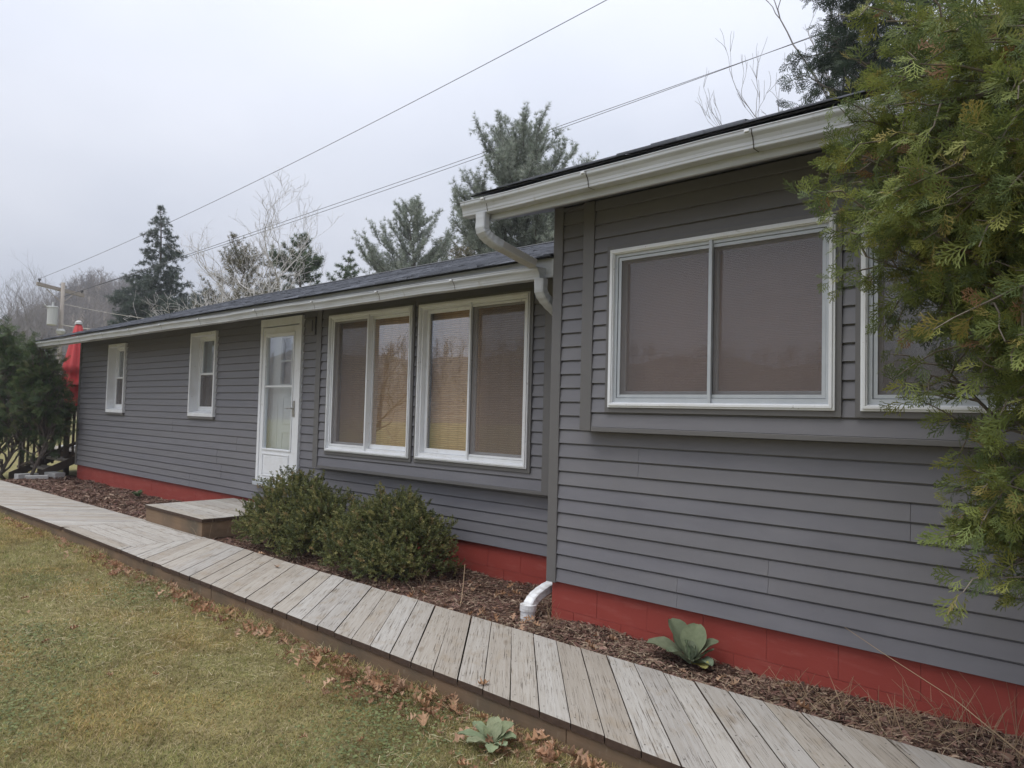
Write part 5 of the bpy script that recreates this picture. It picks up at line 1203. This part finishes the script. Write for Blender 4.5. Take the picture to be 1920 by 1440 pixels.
# ================================================================== UMBRELLA, DECK STAIRS AND BLOCKS AT THE FAR END
def build_far_end():
    ux, uy = -18.35, 5.48; t = empty('patio_umbrella', (ux, uy, .55), 'closed red patio umbrella with pale finial beyond the house corner', 'umbrella'); r = random.Random(4); m = MB()
    prof = [(2.98, .055), (2.90, .09), (2.6, .135), (2.2, .185), (1.8, .24), (1.62, .27), (1.60, .235), (1.35, .26), (1.18, .28), (1.10, .22), (.85, .20), (.62, .15)]; n = 32; V = []
    for i, (z, rr) in enumerate(prof):
        for j in range(n):
            th = 2*math.pi*j/n; k = 1+.38*math.sin(th*7+i*.10)*(.7+.3*math.sin(th*3+1))*min(1, (2.98-z)*2)+.05*r.uniform(-1, 1); zz = z-.55-(0.07*math.sin(th*5+1) if i == len(prof)-1 else 0)+(.04*math.sin(th*4) if 7 <= i <= 9 else 0); rr_ = rr*.86; V.append((rr_*k*math.cos(th), rr_*k*math.sin(th), .95+(zz-.07)*.80))
    m.add(V, [(i*n+j, (i+1)*n+j, (i+1)*n+(j+1) % n, i*n+(j+1) % n) for i in range(len(prof)-1) for j in range(n)]+[tuple(range(n))]); m.build('canopy', 'red_canvas', t, smooth=True)
    m = MB(); m.tube([(0, 0, 0), (0, 0, 2.84)], .022, 10); m.tube([(0, 0, 0), (0, 0, .06), (0, 0, .10)], [.26, .25, .05], 16); m.build('pole', 'transformer_grey', t)
    m = MB(); m.tube([(0, 0, 2.83), (0, 0, 2.88), (0, 0, 2.92)], [.085, .075, .03], 12); m.build('finial', 'concrete', t)
    m = MB(); m.tube([(0, 0, 1.44), (0, 0, 1.50)], [.285, .285], 20); m.build('tie_band', 'red_canvas', t)
    # low deck behind the corner with a stair and sloping rail down to the walk
    d = empty('deck', (-18.3, 6.0, 0), 'low wooden deck with stair and sloping dark handrail beyond the house corner', 'deck'); inv = Matrix.Translation((-18.3, 6.0, 0)).inverted()
    def part(m, name, mat): o = m.build(name, mat, d); o.matrix_parent_inverse = inv; return o
    y = 5.05
    while y < 8.5: deck_plank([(-19.4, y), (-16.1, y), (-16.1, y+.1395), (-19.4, y+.1395)], 0, .55, d, inv, nails=False); y += .146
    m = MB(); m.box(-19.38, -16.12, 5.07, 5.10, .33, .511); part(m, 'rim_joist', 'rim_board')
    for xx in (-16.3, -17.6, -19.3): m = MB(); m.box(xx-.045, xx+.045, 5.11, 5.20, -.05, .51); part(m, 'post', 'dark_wood')
    for i in range(3): 
        m = MB(); m.box(-17.75, -16.55, 4.80-i*.28, 5.075-i*.28, .37-i*.17, .41-i*.17); part(m, 'tread', 'deck_board')
    for xx in (-17.78, -16.55): m = MB(); m.add([(xx, 5.06, .36), (xx, 4.15, -.06), (xx, 4.15, .10), (xx, 5.06, .52), (xx+.035, 5.06, .36), (xx+.035, 4.15, -.06), (xx+.035, 4.15, .10), (xx+.035, 5.06, .52)], [(0, 1, 2, 3), (7, 6, 5, 4), (0, 4, 5, 1), (2, 6, 7, 3), (1, 5, 6, 2), (0, 3, 7, 4)]); part(m, 'stringer', 'dark_wood')
    # sloping hand rail and balusters
    A, B = np.array([-16.2, 5.18, 1.62]), np.array([-18.75, 4.55, .86])
    m = MB(); dv = B-A; sd = unit(np.cross(dv, [0, 0, 1]))*.06; up = np.array([0, 0, .04]); v = [p+s*sd+h*up for p in (A, B) for s, h in ((-1, -1), (1, -1), (1, 1), (-1, 1))]
    m.add(v, [(3, 2, 1, 0), (4, 5, 6, 7), (0, 1, 5, 4), (1, 2, 6, 5), (2, 3, 7, 6), (3, 0, 4, 7)]); part(m, 'handrail', 'dark_wood')
    for i in range(11):
        f = .06+.9*i/10; p = A+dv*f; w_ = .045 if i in (3, 10) else .02; m = MB(); m.box(p[0]-w_, p[0]+w_, p[1]-w_, p[1]+w_, max(.02, p[2]-.95), p[2]-.03); part(m, 'post' if w_ > .03 else 'baluster', 'dark_wood')
    m = MB(); v = [p-np.array([0, 0, .72])+s*sd*.5+h*up*.6 for p in (A, B) for s, h in ((-1, -1), (1, -1), (1, 1), (-1, 1))]; m.add(v, [(3, 2, 1, 0), (4, 5, 6, 7), (0, 1, 5, 4), (1, 2, 6, 5), (2, 3, 7, 6), (3, 0, 4, 7)]); part(m, 'bottom_rail', 'dark_wood')
    for i, (x, y, sx, sy, sz, rz) in enumerate(((-16.30, 4.58, .20, .10, .19, .2), (-16.1, 4.22, .09, .19, .16, -.3), (-16.5, 4.15, .09, .18, .17, .15))):
        m = MB(); 
        m.box(-sx, sx, -sy, sy, 0, sz*.999); o = m.build('concrete_block', 'concrete', bevel=.008); o.location = (x, y, .0); o.rotation_euler = (0, 0, rz)
        tag(o, ['pale concrete block beside the foot of the house corner', 'pale concrete block under the evergreen shrub by the boardwalk', 'second pale block under the evergreen shrub, farther from the house'][i], 'block', 'concrete blocks by the corner')
build_far_end()

# ================================================================== HAZE (thin wet air over the whole valley)
def build_haze():
    m = MB(); m.box(-330, 330, -330, 330, -2.0, 46.0); o = m.build('haze', 'haze_air'); tag(o, kind='stuff')
b = NB('haze_air'); pv = b.n('ShaderNodeVolumePrincipled', {'Color': (.86, .89, .95, 1), 'Density': .0012}); b.t.links.new(pv.outputs[0], b.out.inputs['Volume'])
build_haze()
